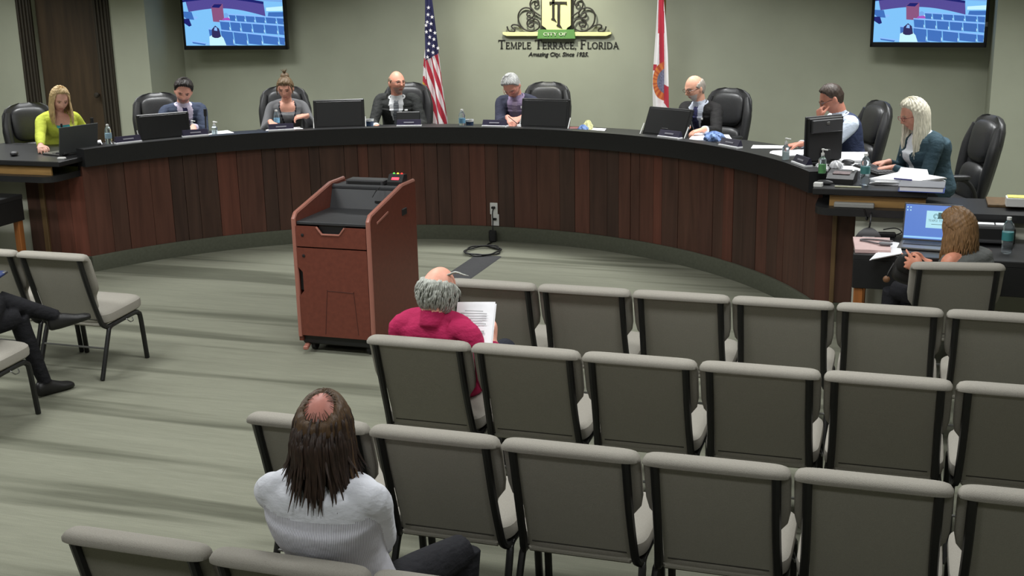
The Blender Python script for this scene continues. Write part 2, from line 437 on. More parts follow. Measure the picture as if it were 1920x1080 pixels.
# ================================================================== wall sign (drawn on the wall plane)
YS = YW
def wp(u, v, d=0.0): p = ony(u, v, YS); return Vector((p.x, YS - d, p.z))
sign_o = wp(1048, 60)
SI = Matrix.Translation(-sign_o)
sign = thing('city_sign', 'city emblem sign with yellow shield, black scrollwork and raised lettering on the wall', 'sign', sign_o)
M_iron = mat('sign_black', C(40, 36, 30), .6); M_cream2 = mat('sign_cream', C(226, 224, 160), .6); M_green = mat('sign_green', C(92, 138, 74), .6)
M_letter = mat('sign_letter_black', C(34, 33, 30), .6); M_lw = mat('sign_letter_white', C(225, 230, 205), .6)
def zp(x, y): return (900 + x / 6.4, y / 6.4)                 # zoomed-crop coordinates of the sign
def wall_poly(pts, d0, d1):
    n = len(pts); a = [wp(*p, d=d0) for p in pts]; b = [wp(*p, d=d1) for p in pts]
    return np.array([tuple(p) for p in a + b]), [tuple(range(n)), tuple(range(n, 2 * n))] + [(i, (i + 1) % n, n + (i + 1) % n, n + i) for i in range(n)]
sh = [(757, -150), (1100, -150), (1100, 300), (1085, 315), (1060, 330), (1045, 355), (815, 355), (800, 330), (775, 315), (757, 300)]
one('shield', wall_poly([zp(*p) for p in sh], .02, .045), M_cream2, sign, SI, smooth=0)
bd = [(738, -160), (1120, -160), (1120, 345), (738, 345)]
one('shield_border', wall_poly([zp(*p) for p in bd], .004, .02), M_iron, sign, SI, smooth=0)
mono = MB()
for pts in ([(850, 18), (1055, 18), (1058, 60), (1040, 44), (868, 44), (850, 62)], [(880, -60), (910, -60), (908, 215), (935, 260), (900, 240), (868, 228), (882, 212)],
            [(945, 44), (975, 44), (973, 290), (1000, 335), (962, 318), (932, 304), (945, 288)]):
    mono.add(wall_poly([zp(*p) for p in pts], .045, .056))
mono.build('monogram', M_iron, sign, smooth=0, M=SI)
for sg in (-1, 1):
    X = lambda x: 928 + sg * (928 - x)
    curves = [[(735, 190), (650, 130), (612, 60), (625, 5), (665, -20), (705, 5), (712, 45), (690, 70), (665, 55), (672, 30)],
              [(640, 110), (560, 92), (500, 120), (468, 190), (485, 280), (545, 350), (620, 372), (690, 355), (728, 300), (700, 240), (640, 222), (590, 240), (575, 285), (600, 320), (640, 318), (655, 285), (630, 262), (608, 278)],
              [(640, 110), (662, 160), (640, 205), (600, 205), (572, 175), (590, 148), (620, 165)],
              [(540, 350), (470, 305), (410, 295), (388, 318), (420, 345), (425, 372), (385, 378), (350, 360), (335, 315)]]
    for cv in curves:
        pts = smooth_path([wp(*zp(X(x), y), d=.03) for x, y in cv], 5)
        one('scroll', tube(pts, .0085, 7), M_iron, sign, SI)
bar = [(285, 383), (1580, 383), (1583, 405), (1545, 420), (1530, 428), (330, 428), (287, 408)]
one('base_bar', wall_poly([zp(*p) for p in bar], .01, .04), M_cream2, sign, SI, smooth=0)
one('banner', wall_poly([zp(*p) for p in [(716, 352), (1144, 352), (1158, 460), (704, 460)]], .02, .055), M_green, sign, SI, smooth=0)

# serif capitals from strokes: unit cell, x 0..w, y 0..1
TH, TN = .15, .075
def stroke(a, b, w):
    a, b = Vector((*a, 0)), Vector((*b, 0)); d = (b - a).normalized(); n = Vector((-d.y, d.x, 0)) * w / 2
    return [a + n, b + n, b - n, a - n]
def arcs(cx, cy, rx, ry, t0, t1, w0, w1, n=10):
    out = []
    ts = np.linspace(math.radians(t0), math.radians(t1), n + 1)
    for i in range(n):
        q = []
        for t, s in ((ts[i], 1), (ts[i + 1], 1), (ts[i + 1], -1), (ts[i], -1)):
            w = w0 + (w1 - w0) * abs(math.cos(t))
            q.append(Vector((cx + (rx + s * w / 2) * math.cos(t), cy + (ry + s * w / 2) * math.sin(t), 0)))
        out.append(q)
    return out
def serif(x, y, w=.30): return stroke((x - w / 2, y), (x + w / 2, y), .05)
def glyph(ch):
    S = []; sf = lambda x, w=.32: S.extend([serif(x, .025, w), serif(x, .975, w)])
    if ch == 'T': S += [stroke((.40, 0), (.40, 1), TH), stroke((.02, .96), (.78, .96), .08), stroke((.04, .76), (.04, 1), .05), stroke((.76, .76), (.76, 1), .05), serif(.40, .025)]; w = .80
    elif ch in 'EF':
        S += [stroke((.15, 0), (.15, 1), TH), stroke((.05, .96), (.62, .96), .08), stroke((.15, .52), (.50, .52), .07), stroke((.60, .76), (.60, 1), .05), stroke((.49, .42), (.49, .62), .04), serif(.15, .025, .28)]
        if ch == 'E': S += [stroke((.05, .04), (.66, .04), .08), stroke((.64, 0), (.64, .24), .05)]
        w = .70
    elif ch == 'M': S += [stroke((.12, 0), (.16, 1), TN), stroke((.16, 1), (.50, .05), TH), stroke((.50, .05), (.86, 1), TN), stroke((.86, 1), (.90, 0), TH), serif(.12, .025, .24), serif(.90, .025, .28), serif(.12, .975, .2), serif(.88, .975, .22)]; w = 1.04
    elif ch in 'PR':
        S += [stroke((.15, 0), (.15, 1), TH), stroke((.05, .965), (.38, .965), .07), stroke((.15, .47), (.38, .47), .07), serif(.15, .025, .3)] + arcs(.36, .715, .20, .25, -90, 90, .07, TH)
        if ch == 'R': S += [stroke((.34, .48), (.66, .02), TH), serif(.68, .025, .18)]
        w = .64 if ch == 'P' else .76
    elif ch == 'L': S += [stroke((.15, 0), (.15, 1), TH), stroke((.05, .04), (.60, .04), .08), stroke((.59, 0), (.59, .26), .05), serif(.15, .975, .3)]; w = .66
    elif ch == 'A': S += [stroke((.10, 0), (.42, 1), TN), stroke((.40, 1), (.74, 0), TH), stroke((.2, .34), (.62, .34), .06), serif(.10, .025, .22), serif(.74, .025, .26)]; w = .86
    elif ch == 'C': S += arcs(.44, .5, .36, .46, 48, 312, .06, TH, 16) + [stroke((.70, .72), (.70, .98), .05)]; w = .80
    elif ch == 'O': S += arcs(.44, .5, .37, .46, 0, 360, .06, TH, 22); w = .90
    elif ch == 'D': S += [stroke((.15, 0), (.15, 1), TH), stroke((.05, .965), (.40, .965), .07), stroke((.05, .035), (.40, .035), .07)] + arcs(.38, .5, .38, .465, -90, 90, .07, TH, 12); w = .88
    elif ch == 'I': S += [stroke((.17, 0), (.17, 1), TH)]; sf(.17); w = .36
    elif ch == 'Y': S += [stroke((.40, 0), (.40, .48), TH), stroke((.38, .45), (.10, 1), TH), stroke((.42, .45), (.70, 1), TN), serif(.40, .025), serif(.1, .975, .24), serif(.70, .975, .22)]; w = .80
    elif ch == ',': S += [stroke((.12, .12), (.05, -.16), .1), stroke((.05, .06), (.17, .06), .12)]; w = .26
    else: w = .30
    return S, w
def lettering(text, u0, v0, u1, v1, capscale, m, name, parent, dep=(.002, .009), gap=.06):
    """text between pixels (u0,v0) (left baseline) and (u1,v1) (right cap height) on the wall plane, small caps"""
    items = []; x = 0
    for w_i, word in enumerate(text.split(' ')):
        for k, ch in enumerate(word):
            s = 1.0 if (k == 0 and ch != ',') or capscale == 1 else capscale
            q, w = glyph(ch); items.append((q, x, s)); x += (w + gap) * s
        x += .36
    x -= .36; a = wp(u0, v0); b = wp(u1, v1); sx = (b.x - a.x) / x; sz = (b.z - a.z)
    for q, x0, s in items:
        mb = MB()
        for poly in q:
            pts = [(a.x + (x0 + p.x * s) * sx, a.z + p.y * s * sz) for p in poly]; n = 4
            Vv = [(X, YS - d, Z) for d in dep for X, Z in pts]
            mb.add((np.array(Vv), [(0, 1, 2, 3), (7, 6, 5, 4)] + [(i, (i + 1) % 4, 4 + (i + 1) % 4, 4 + i) for i in range(4)]))
        if q: mb.build(name, m, parent, smooth=0, M=Matrix.Translation(-sign_o))
lettering('TEMPLE TERRACE, FLORIDA', *zp(222, 583), *zp(1672, 476), .74, M_letter, 'letter', sign)
lettering('CITY OF', *zp(780, 424), *zp(1062, 386), 1, M_lw, 'banner_letter', sign, dep=(.055, .062))
tc = bpy.data.curves.new('tagline_lettering', 'FONT'); tc.body = 'Amazing City. Since 1925.'; tc.shear = .28; tc.extrude = .004; tc.size = 1.0
tc.resolution_u = 3; tc.offset = .012
to = bpy.data.objects.new('tagline_lettering', tc); COL.objects.link(to)
bpy.context.view_layer.update()
tme = bpy.data.meshes.new_from_object(to.evaluated_get(bpy.context.evaluated_depsgraph_get()))
bpy.data.objects.remove(to)
xs = np.zeros(len(tme.vertices) * 3); tme.vertices.foreach_get('co', xs); xs = xs.reshape(-1, 3)
a0, b0 = wp(*zp(582, 672)), wp(*zp(1300, 625))
capz = xs[:, 1].max(); k = (b0.x - a0.x) / (xs[:, 0].max() - xs[:, 0].min())
out = np.stack([a0.x + (xs[:, 0] - xs[:, 0].min()) * k, YS - .005 + xs[:, 2] * .8, a0.z + xs[:, 1] * (b0.z - a0.z) / capz], 1) - np.array(sign_o)
tme.vertices.foreach_set('co', out.ravel()); tme.materials.clear(); tme.materials.append(M_letter); tme.update()
to = bpy.data.objects.new('tagline_lettering', tme); COL.objects.link(to); to.parent = sign; to['kind'] = 'stuff'

# ================================================================== wall televisions showing the room's own camera picture
def emi(name, c, s=1.0): return mat('screen_' + name, (.01, .01, .012, 1), .25, emit=c, estr=s)
SC = [emi('floor', C(128, 196, 250)), emi('chair', C(62, 112, 190)), emi('rim', C(140, 190, 255)), emi('wood', C(84, 74, 150)), emi('podium', C(138, 84, 128)),
      emi('dark', C(24, 30, 110)), emi('wall', C(120, 170, 235)), emi('white', C(200, 245, 255)), emi('hair', C(44, 40, 90)), emi('magenta', C(170, 84, 190))]
def picture(M, W, H, parent):
    polys = []
    def P(pts, m): polys.append(([(x / 1920.0, 1 - y / 1080.0) for x, y in pts], m))
    P([(0, 0), (1920, 0), (1920, 1080), (0, 1080)], 0)
    P([(0, 0), (1920, 0), (1920, 330), (1500, 300), (1100, 220), (800, 210), (400, 225), (0, 280)], 6)
    arcx = np.linspace(0, 1, 15)
    top = [(60 + 1500 * t, 300 - 240 * math.sin(math.pi * t) * .27 - 0 + 60 * t) for t in arcx]
    bot = [(100 + 1480 * t, 480 - 330 * math.sin(math.pi * t) * .3 + 90 * t) for t in arcx]
    P(top + bot[::-1], 3)
    P([(0, 270)] + [(x, y - 45) for x, y in top] + top[::-1] + [(0, 310)], 5)
    for x in (110, 330, 530, 750, 960, 1300, 1560, 1720): P([(x - 40, 250), (x - 45, 190), (x - 15, 150), (x + 20, 150), (x + 45, 190), (x + 40, 250)], 8)
    P([(1600, 420), (1920, 400), (1920, 480), (1600, 480)], 7); P([(1640, 500), (1920, 500), (1920, 580), (1620, 580)], 1)
    P([(550, 400), (610, 345), (775, 345), (785, 640), (700, 665), (566, 655)], 4)
    P([(552, 405), (612, 348), (765, 350), (703, 415)], 5)
    P([(740, 630), (780, 590), (870, 585), (920, 640)], 9); P([(785, 580), (785, 520), (830, 500), (870, 530), (868, 585)], 6); P([(860, 575), (925, 570), (920, 625)], 7)
    rows = [([870, 1005, 1183, 1370, 1567, 1775, 1990], 524, .069, 120), ([685, 882, 1088, 1308, 1540, 1790, 2050], 636, .077, 170),
            ([457, 690, 935, 1200, 1483, 1795, 2130], 776, .108, 240), ([107, 388, 690, 1010], 995, .135, 120)]
    for xs_, y0, sl, h in rows:
        for i in range(len(xs_) - 1):
            xa, xb = xs_[i], min(xs_[i + 1], 1920)
            if xa >= 1900: continue
            ya, yb = y0 + (xa - xs_[0]) * sl, y0 + (xb - xs_[0]) * sl
            hh = min(h, 1078 - max(ya, yb)); 
            P([(xa + 8, ya), (xb - 6, yb), (xb + 10 if xb < 1900 else 1920, yb + hh), (xa + 30, ya + hh)], 1)
            P([(xa + 4, ya - 6), (xb - 4, yb - 6), (xb - 4, yb + 16), (xa + 4, ya + 16)], 2)
            P([(xb - 8, min(yb + hh * .55, 1070)), (min(xb + 10, 1918), min(yb + hh * .75, 1074)), (xb - 4, min(yb + hh, 1078))], 7)
    P([(0, 470), (160, 480), (200, 620), (60, 610), (0, 560)], 1); P([(190, 555), (270, 570), (270, 590), (205, 610)], 2); P([(0, 600), (100, 600), (140, 720), (90, 740), (0, 680)], 5)
    P([(465, 1078), (470, 920), (530, 890), (690, 890), (745, 950), (790, 1078)], 7); P([(520, 920), (530, 790), (600, 725), (670, 780), (700, 920), (640, 945), (570, 945)], 8)
    P([(570, 810), (590, 750), (630, 760), (635, 820)], 2)
    mb = MB()
    for k, (pts, m) in enumerate(polys):
        n = len(pts); Vv = [((min(max(x, 0), 1) - .5) * W, -.0003 * k / 10 - .0004, (min(max(y, 0), 1) - .5) * H) for x, y in pts]
        mb.add((np.array(Vv), [tuple(range(n))]), None, m)
    me = mb.mesh('screen_picture', SC, 0)
    o = bpy.data.objects.new('screen_picture', me); COL.objects.link(o); o.parent = parent; o.matrix_local = M
M_bezel = mat('television_bezel', C(16, 16, 20), .3)
def television(label, W, cx, cy, zb, rz):
    H = W * .58
    t = thing('wall_television', label, 'television', T(cx, cy, zb, rz), 'televisions beside the sign')
    one('housing', box(W, .05, H, .008), M_bezel, t, T(0, .012, H / 2))
    bz = .028
    mb = MB()
    mb.add(box(W, .02, bz * 1.7, .004), T(0, -.016, bz * .85)); mb.add(box(W, .02, bz, .004), T(0, -.016, H - bz / 2))
    for s in (-1, 1): mb.add(box(bz, .02, H, .004), T(s * (W / 2 - bz / 2), -.016, H / 2))
    mb.build('bezel', M_bezel, t)
    picture(T(0, -.0145, H / 2 + .012), W - 2 * bz, H - 2.6 * bz, t)
    one('wall_bracket', box(.3, YW - cy - .04, .3), M_blackmat, t, T(0, (YW - cy) / 2 + .02, H / 2, -rz))
    return t
television('television nearer the door showing the room in blue tones', 1.333, -7.55, 12.764, 1.721, math.radians(3))
tvr = television('television on the wall behind the two end seats with a silver cable clip', 1.083, .137, 12.764, 1.752, math.radians(-4))
one('remote_sensor', box(.03, .02, .05, .006), M_steel, tvr, T(1.083 / 2 - .012, -.02, .22))

# ================================================================== flags
def flag_pole(parent, x, y, h):
    one('pole', tube([(0, 0, .03), (0, 0, h)], .014, 10), mat('flag_pole_wood', C(120, 92, 52), .4), parent)
    one('pole_base', lathe([(.15, 0), (.15, .02), (.10, .04), (.03, .06), (.025, .14), (.016, .15)], 24), mat('brass', C(150, 122, 62), .3, metal=.8), parent)
    one('finial', ball(.02, .02, .05), MATS['brass'], parent, T(0, 0, h + .04))
# star-spangled flag: front panel of folds; stripes fall steeply because the fly hangs down
YFL = 12.575
M_fr, M_fw, M_fb = mat('flag_red', C(176, 44, 62), .8), mat('flag_white', C(226, 222, 222), .8), mat('flag_blue', C(46, 46, 84), .8)
M_fy = mat('flag_fringe', C(206, 168, 48), .7)
def drape(left, right, y0, zbot, ztop, colour, nu=110, nv=280, folds=3.5, amp=.035, layer=0):
    """left/right: x as function of height fraction (0 top..1 bottom); colour(s, t) -> material slot"""
    Vv, F, m = [], [], []
    for j in range(nv + 1):
        t = j / nv; z = ztop + (zbot - ztop) * t
        for i in range(nu + 1):
            s = i / nu; a = left(t) + (right(t) - left(t)) * s
            d = amp * (.35 + .65 * t) * math.cos(folds * 2 * math.pi * s + .6 * math.sin(3 * t)) + .01 * math.sin(9 * t + 5 * s)
            Vv.append((a, y0 + d - .02 * layer, z))
    for j in range(nv):
        for i in range(nu):
            k = j * (nu + 1) + i; F.append((k, k + 1, k + nu + 2, k + nu + 1)); m.append(colour((i + .5) / nu, (j + .5) / nv))
    return (np.array(Vv), F), m
def px_profile(pts, y):
    w = [ony(u, v, y) for u, v in pts]; zs = [p.z for p in w]; xs_ = [p.x for p in w]
    return w[0].z, w[-1].z, zs, xs_
def side(pts, y, ztop, zbot):
    w = [ony(u, v, y) for u, v in pts]; zs = np.array([p.z for p in w][::-1]); xx = np.array([p.x for p in w][::-1])
    return lambda t: float(np.interp(ztop + (zbot - ztop) * t, zs, xx))
ztop, zbot = 2.335, .73
def us_col(s, t):
    z = ztop + (zbot - ztop) * t
    v = 240 * (1 - (z - z240) / (z0 - z240))                   # back to photograph rows for the stripe slope
    if v < 108 - 16 * (s - .3): return 2
    return 0 if ((s * 3.1 - (v - 100) / 56.0) % 1.0) < .5 else 1
z0, z240 = ony(800, 0, YFL).z, ony(800, 240, YFL).z
root = thing('national_flag', 'red, white and blue striped flag with white stars on an indoor pole', 'flag', (ony(806, 60, YFL).x, YFL + .06, PZ))
RI = Matrix.Translation(-root.location)
L_ = side([(800, -30), (797, 0), (796, 60), (798, 108), (800, 160), (802, 200), (803, 260)], YFL, ztop, zbot)
R_ = side([(806, -30), (813, 0), (820, 60), (826, 110), (833, 160), (841, 215), (847, 262)], YFL, ztop, zbot)
g, m = drape(L_, R_, YFL, zbot, ztop, us_col, layer=1, folds=2.4)
me = MB().add(g, None, m).build('flag_cloth', [M_fr, M_fw, M_fb], root, 0, RI)
for p_ in me.data.polygons: p_.use_smooth = True
def us_col2(s, t):
    z = ztop + (zbot - ztop) * t; v = 240 * (1 - (z - z240) / (z0 - z240))
    if v > 152 + 10 * s: return 3
    return 0 if ((-s * .7 + (v - 60) / 34.0) % 1.0) < .5 else 1
z155 = ony(795, 172, YFL).z
L2 = side([(799, 30), (797, 60), (794, 100), (791, 130), (789, 152), (789, 180)], YFL, ony(797, 40, YFL).z, z155)
R2 = side([(802, 30), (800, 60), (801, 100), (803, 130), (803, 152), (803, 180)], YFL, ony(797, 40, YFL).z, z155)
zt2 = ony(797, 40, YFL).z
def us_back(s, t):
    z = zt2 + (z155 - zt2) * t; v = 240 * (1 - (z - z240) / (z0 - z240))
    if v > 152 + 12 * s: return 3
    return 0 if ((-s * .35 + (v - 74) / 33.0) % 1.0) < .5 else 1
g, m = drape(L2, R2, YFL + .03, z155, zt2, us_back, nu=10, nv=50, folds=.5, amp=.02)
o = MB().add(g, None, m).build('flag_fold', [M_fr, M_fw, M_fb, M_fy], root, 0, RI)
for p_ in o.data.polygons: p_.use_smooth = True
mb = MB()
star = [((.022 if k % 2 == 0 else .009) * math.sin(k * math.pi / 5), (.022 if k % 2 == 0 else .009) * math.cos(k * math.pi / 5)) for k in range(10)]
for zx, zy in ((188, 62), (184, 118), (217, 138), (209, 192), (204, 246), (240, 266), (198, 300), (233, 318), (192, 353), (228, 372), (186, 408), (225, 426), (265, 390), (180, 462), (178, 178), (168, 205), (171, 258)):
    w = ony(760 + zx / 4.317, zy / 4.317, YFL - .065)
    mb.add(prism(star, .004), T(w.x, w.y, w.z, rx=math.pi / 2))
mb.build('stars', M_fw, root, 0, RI)['kind'] = 'stuff'
flag_pole(root, 0, 0, 2.2)
# state flag: white with red diagonal cross and round seal
zt3, zb3 = 2.335, .73
def fl_px(s, t):
    z = zt3 + (zb3 - zt3) * t; v = 240 * (1 - (z - f240) / (f0 - f240)); return v
f0, f240 = ony(1240, 0, YFL).z, ony(1240, 240, YFL).z
M_seal = mat('seal_orange', C(206, 120, 60), .8); M_sealin = mat('seal_blue_grey', C(112, 112, 134), .8, var=.4, vscale=(60, 60, 60)); M_sealred = mat('seal_ring_red', C(180, 84, 50), .8)
def fl_col(s, t):
    v = fl_px(s, t); u = 1225 + s * 30 if v > 100 else None
    zx = lambda: (L3(t) + (R3(t) - L3(t)) * s)
    p = zx(); zq = v * 4.909                               # zoom rows
    ua = (p - xa0) / (xa1 - xa0) * 40 + 1220               # photograph column near the flag
    X = (ua - 1180) * 4.909
    cx, cy, rx, ry = 345, 740, 125, 185
    q = ((X - cx) / rx) ** 2 + ((zq - cy) / ry) ** 2
    edge = 322 if zq > 100 else 318
    if X < edge:
        if q < 1:
            return 3 if q < .42 else (4 if int((math.atan2(zq - cy, X - cx)) * 7) % 2 == 0 else 2)
        if zq < 610 and abs(X - (298 + (zq - 300) * .012)) < 26 + (4 if zq < 300 else -6): return 0
        if 585 < zq < 640 and X < 262: return 0
        return 1
    if zq > 770 and zq < 1000 and zq > 770 + (X - 322) * .3 and zq < 940 + (X - 322) * .9: return 0
    return 1
xa0, xa1 = ony(1220, 120, YFL).x, ony(1260, 120, YFL).x
root = thing('state_flag', 'white state flag with red diagonal cross and round seal on an indoor pole', 'flag', (ony(1240, 60, YFL).x + .02, YFL + .06, PZ))
RI = Matrix.Translation(-root.location)
L3 = side([(1236, -30), (1233, 0), (1230, 50), (1227, 100), (1224, 150), (1224, 200), (1224, 262)], YFL, zt3, zb3)
R3 = side([(1244, -30), (1246, 0), (1250, 50), (1253, 100), (1255, 150), (1256, 200), (1257, 262)], YFL, zt3, zb3)
g, m = drape(L3, R3, YFL, zb3, zt3, fl_col, folds=1.5, amp=.03, layer=1)
o = MB().add(g, None, m).build('flag_cloth', [M_fr, M_fw, M_seal, M_sealin, M_sealred], root, 0, RI)
for p_ in o.data.polygons: p_.use_smooth = True
flag_pole(root, 0, 0, 2.2)

# ================================================================== lectern
PX0, PX1, PY0, PY1 = -3.96, -3.375, 7.25, 8.05
pw = PX1 - PX0; pd = PY1 - PY0
pod = thing('lectern', 'reddish cherry laminate lectern cabinet with a black sloped reading well', 'lectern', ((PX0 + PX1) / 2, PY0, 0))
prof = [(0, .085), (pd, .085), (pd, 1.095), (.60, 1.095), (.02, .985), (0, .965)]   # y,z side outline
prof = [(.0, .085), (pd, .085), (pd, 1.10), (.58, 1.10), (.03, .985), (0, .96)]
for s in (-1, 1):
    o = one('side_panel', prism([(y, z) for y, z in prof], .03), M_cherry, pod, Matrix.Translation((s * (pw / 2 - .015) - .015, 0, 0)) @ frame((0, 0, 0), (0, 1, 0), (0, 0, 1), (1, 0, 0)), smooth=0)
    rim = [(0, .12), (0, .955), (.03, .985), (.58, 1.10), (pd, 1.10)]
    one('edge_band', tube([(0, y, z) for y, z in rim], .0165, 8), M_cherryedge, pod, T(s * (pw / 2 - .015), -.002, 0))
one('rear_panel', box(pw - .06, .02, 1.0), M_cherry, pod, T(0, pd - .012, .59), smooth=0)
iw = pw - .062
one('work_surface', box(iw, .50, .022, .004), mat('well_black', C(46, 47, 49), .5), pod, T(0, .255, .925))
one('well_back', box(iw, .02, .20), MATS['well_black'], pod, T(0, .56, 1.0, rx=math.radians(-22)), smooth=0)
one('top_shelf', box(iw, .22, .02, .003), MATS['well_black'], pod, T(0, pd - .12, 1.075))
dr = [(-iw / 2, .765), (iw / 2, .765), (iw / 2, .905), (.105, .905), (.065, .855), (-.065, .855), (-.105, .905), (-iw / 2, .905)]
one('drawer_front', prism(dr, .02), M_cherry, pod, frame((0, .008, 0), (1, 0, 0), (0, 0, 1), (0, -1, 0)), smooth=0)
one('drawer_lip', tube([(-.105, 0, .905), (-.065, 0, .855), (.065, 0, .855), (.105, 0, .905)], .007, 6), M_cherryedge, pod, T(0, -.012, 0))
one('drawer_void', box(.2, .02, .06), M_blackmat, pod, T(0, .03, .885), smooth=0)
dd = [(-iw / 2, .13), (iw / 2, .13), (iw / 2, .755), (-iw / 2, .755), (-iw / 2, .62), (-iw / 2 + .035, .585), (-iw / 2 + .035, .45), (-iw / 2, .41)]
one('cabinet_door', prism(dd, .02), M_cherry, pod, frame((0, .008, 0), (1, 0, 0), (0, 0, 1), (0, -1, 0)), smooth=0)
for pts in ([(-.1, .15), (-.07, .44), (-.055, .46), (.115, .455), (.13, .44), (.15, .16)],):
    one('door_groove', tube(smooth_path([(x + .02, -.0125, z) for x, z in pts], 4), .0022, 5), mat('cherry_shadow', C(70, 34, 26), .6), pod)
one('door_pull', box(.03, .03, .14), M_blackmat, pod, T(-iw / 2 + .014, .03, .52), smooth=0)
for z in (.845, .70): one('keyhole', lathe([(.011, 0), (.011, .004), (.004, .006)], 12), M_blackmat, pod, T(-iw / 2 + .05, -.012, z, rx=math.pi / 2))
one('plinth', box(pw - .03, pd - .04, .09, .01), M_blackmat, pod, T(0, pd / 2, .105))
for sx in (-1, 1):
    for sy in (.08, pd - .08): one('caster', lathe([(.0, -.014), (.036, -.014), (.04, 0), (.036, .014), (0, .014)], 16), M_blackmat, pod, T(sx * (pw / 2 - .08), sy, .041, ry=math.pi / 2))
one('skid', box(.035, .16, .028, .006), M_cherryedge, pod, T(-pw / 2 + .05, .02, .05, rz=.3))
rec = mat('recess_black', C(20, 18, 18), .6)
one('side_handle', box(.012, .085, .05, .005), rec, pod, T(pw / 2, .58, .915))
one('name_strip', box(.006, .20, .016, .002), M_cherryedge, pod, T(pw / 2 + .002, .20, .945, rx=math.radians(12)))
one('cable_hook', tube(smooth_path([(.10, .47, 1.03), (.12, .49, 1.07), (.13, .54, 1.09)], 5), .004, 6), M_blackmat, pod)
one('cable_slot', box(.06, .008, .014), M_blackmat, pod, T(.12, .535, .985), smooth=0)
# devices on top of the lectern
ptz = lambda x, y, z: Matrix.Translation((pod.location.x + x, PY0 + y, z))
cam_bar = thing('speaker_bar', 'flat black speaker bar lying on top of the lectern', 'speaker', ptz(-.02, .66, 1.085))
one('shell', box(.29, .12, .042, .008), M_darkgrey, cam_bar, T(0, 0, .022)); one('grille', box(.26, .006, .022, .002), M_blackmat, cam_bar, T(0, -.06, .022))
timer = thing('speech_timer', 'small black timer box with red digits and signal lights on the lectern', 'timer', ptz(.205, .68, 1.085))
MB().add(prism([(-.05, 0), (.05, 0), (.05, .075), (-.005, .08), (-.05, .03)], .115)).build('case', M_blackmat, timer, 0, frame((-.0575, 0, 0), (0, 1, 0), (0, 0, 1), (1, 0, 0)))
one('display', box(.055, .004, .02), M_red, timer, T(0, -.030, .052, rx=math.radians(-48)), smooth=0)
for k, c in enumerate(((90, 200, 80), (240, 210, 60), (240, 60, 50))):
    one('signal_light', ball(.009, .009, .008), mat('signal_%d' % k, C(*c), .4, emit=C(*c), estr=.8), timer, T(-.03 + .03 * k, .02, .08))

# ================================================================== power outlet, plug, cord and floor cover
ao = arc_angle(oncyl(928, 400, RD))
outl = thing('wall_outlet', 'pair of white outlet plates on the dais face with black plugs', 'outlet', on_arc(ao, RD - .006, .0))
om = Matrix.Rotation(-ao, 4, 'Z')
for k, z in enumerate((.205, .318)):
    pl = one('plate', box(.078, .008, .115, .003), M_white, outl, om @ T(.006 - .012 * k, -.006, z))
    one('plug', box(.036, .03, .022, .005), M_blackmat, outl, om @ T(.006 - .012 * k, -.024, z + .012))
pA = on_arc(ao, RD - .05, .0)
br = on_arc(ao, RD - .085, 0)
psu = thing('power_adapter', 'black power adapter brick with its cord coiled on the carpet under the outlets', 'adapter', (br.x, br.y, 0))
PI_ = Matrix.Translation((-br.x, -br.y, 0))
one('brick', box(.075, .036, .115, .010), M_blackmat, psu, T(0, 0, .060, rz=-ao))
coil = onz(905, 474, 0)
pts = [on_arc(ao, RD - .045, .325), on_arc(ao, RD - .075, .28), on_arc(ao, RD - .07, .2), on_arc(ao, RD - .085, .115)]
mb = MB().add(tube(smooth_path(pts, 6), .006, 7))
c2 = onz(927, 474, 0)
pts = [Vector((br.x + .005, br.y - .02, .008)), Vector((br.x + .01, br.y - .2, .010)), Vector((c2.x, c2.y + .1, .012))]
for k in range(34):
    t = .2 - k * .38; R_ = .16 + .015 * math.sin(k * 1.7)
    pts.append(Vector((coil.x + R_ * math.cos(t), coil.y + R_ * 1.15 * math.sin(t), .012 + .0006 * k)))
mb.add(tube(smooth_path(pts, 3), .0075, 7))
mb.build('cord', M_blackmat, psu, M=PI_)
mb = MB().add(loft([[(-.13, y, .001), (.13, y, .001), (.118, y, .008), (-.118, y, .008)] for y in np.linspace(8.12, 10.33, 12)]))
o = mb.build('cable_cover', mat('cable_cover_grey', C(52, 52, 54), .7, var=.15, vscale=(50, 50, 50))); o.location.x = -3.625
tag(o, 'flat dark grey cable cover strip across the carpet to the lectern', 'cable cover')

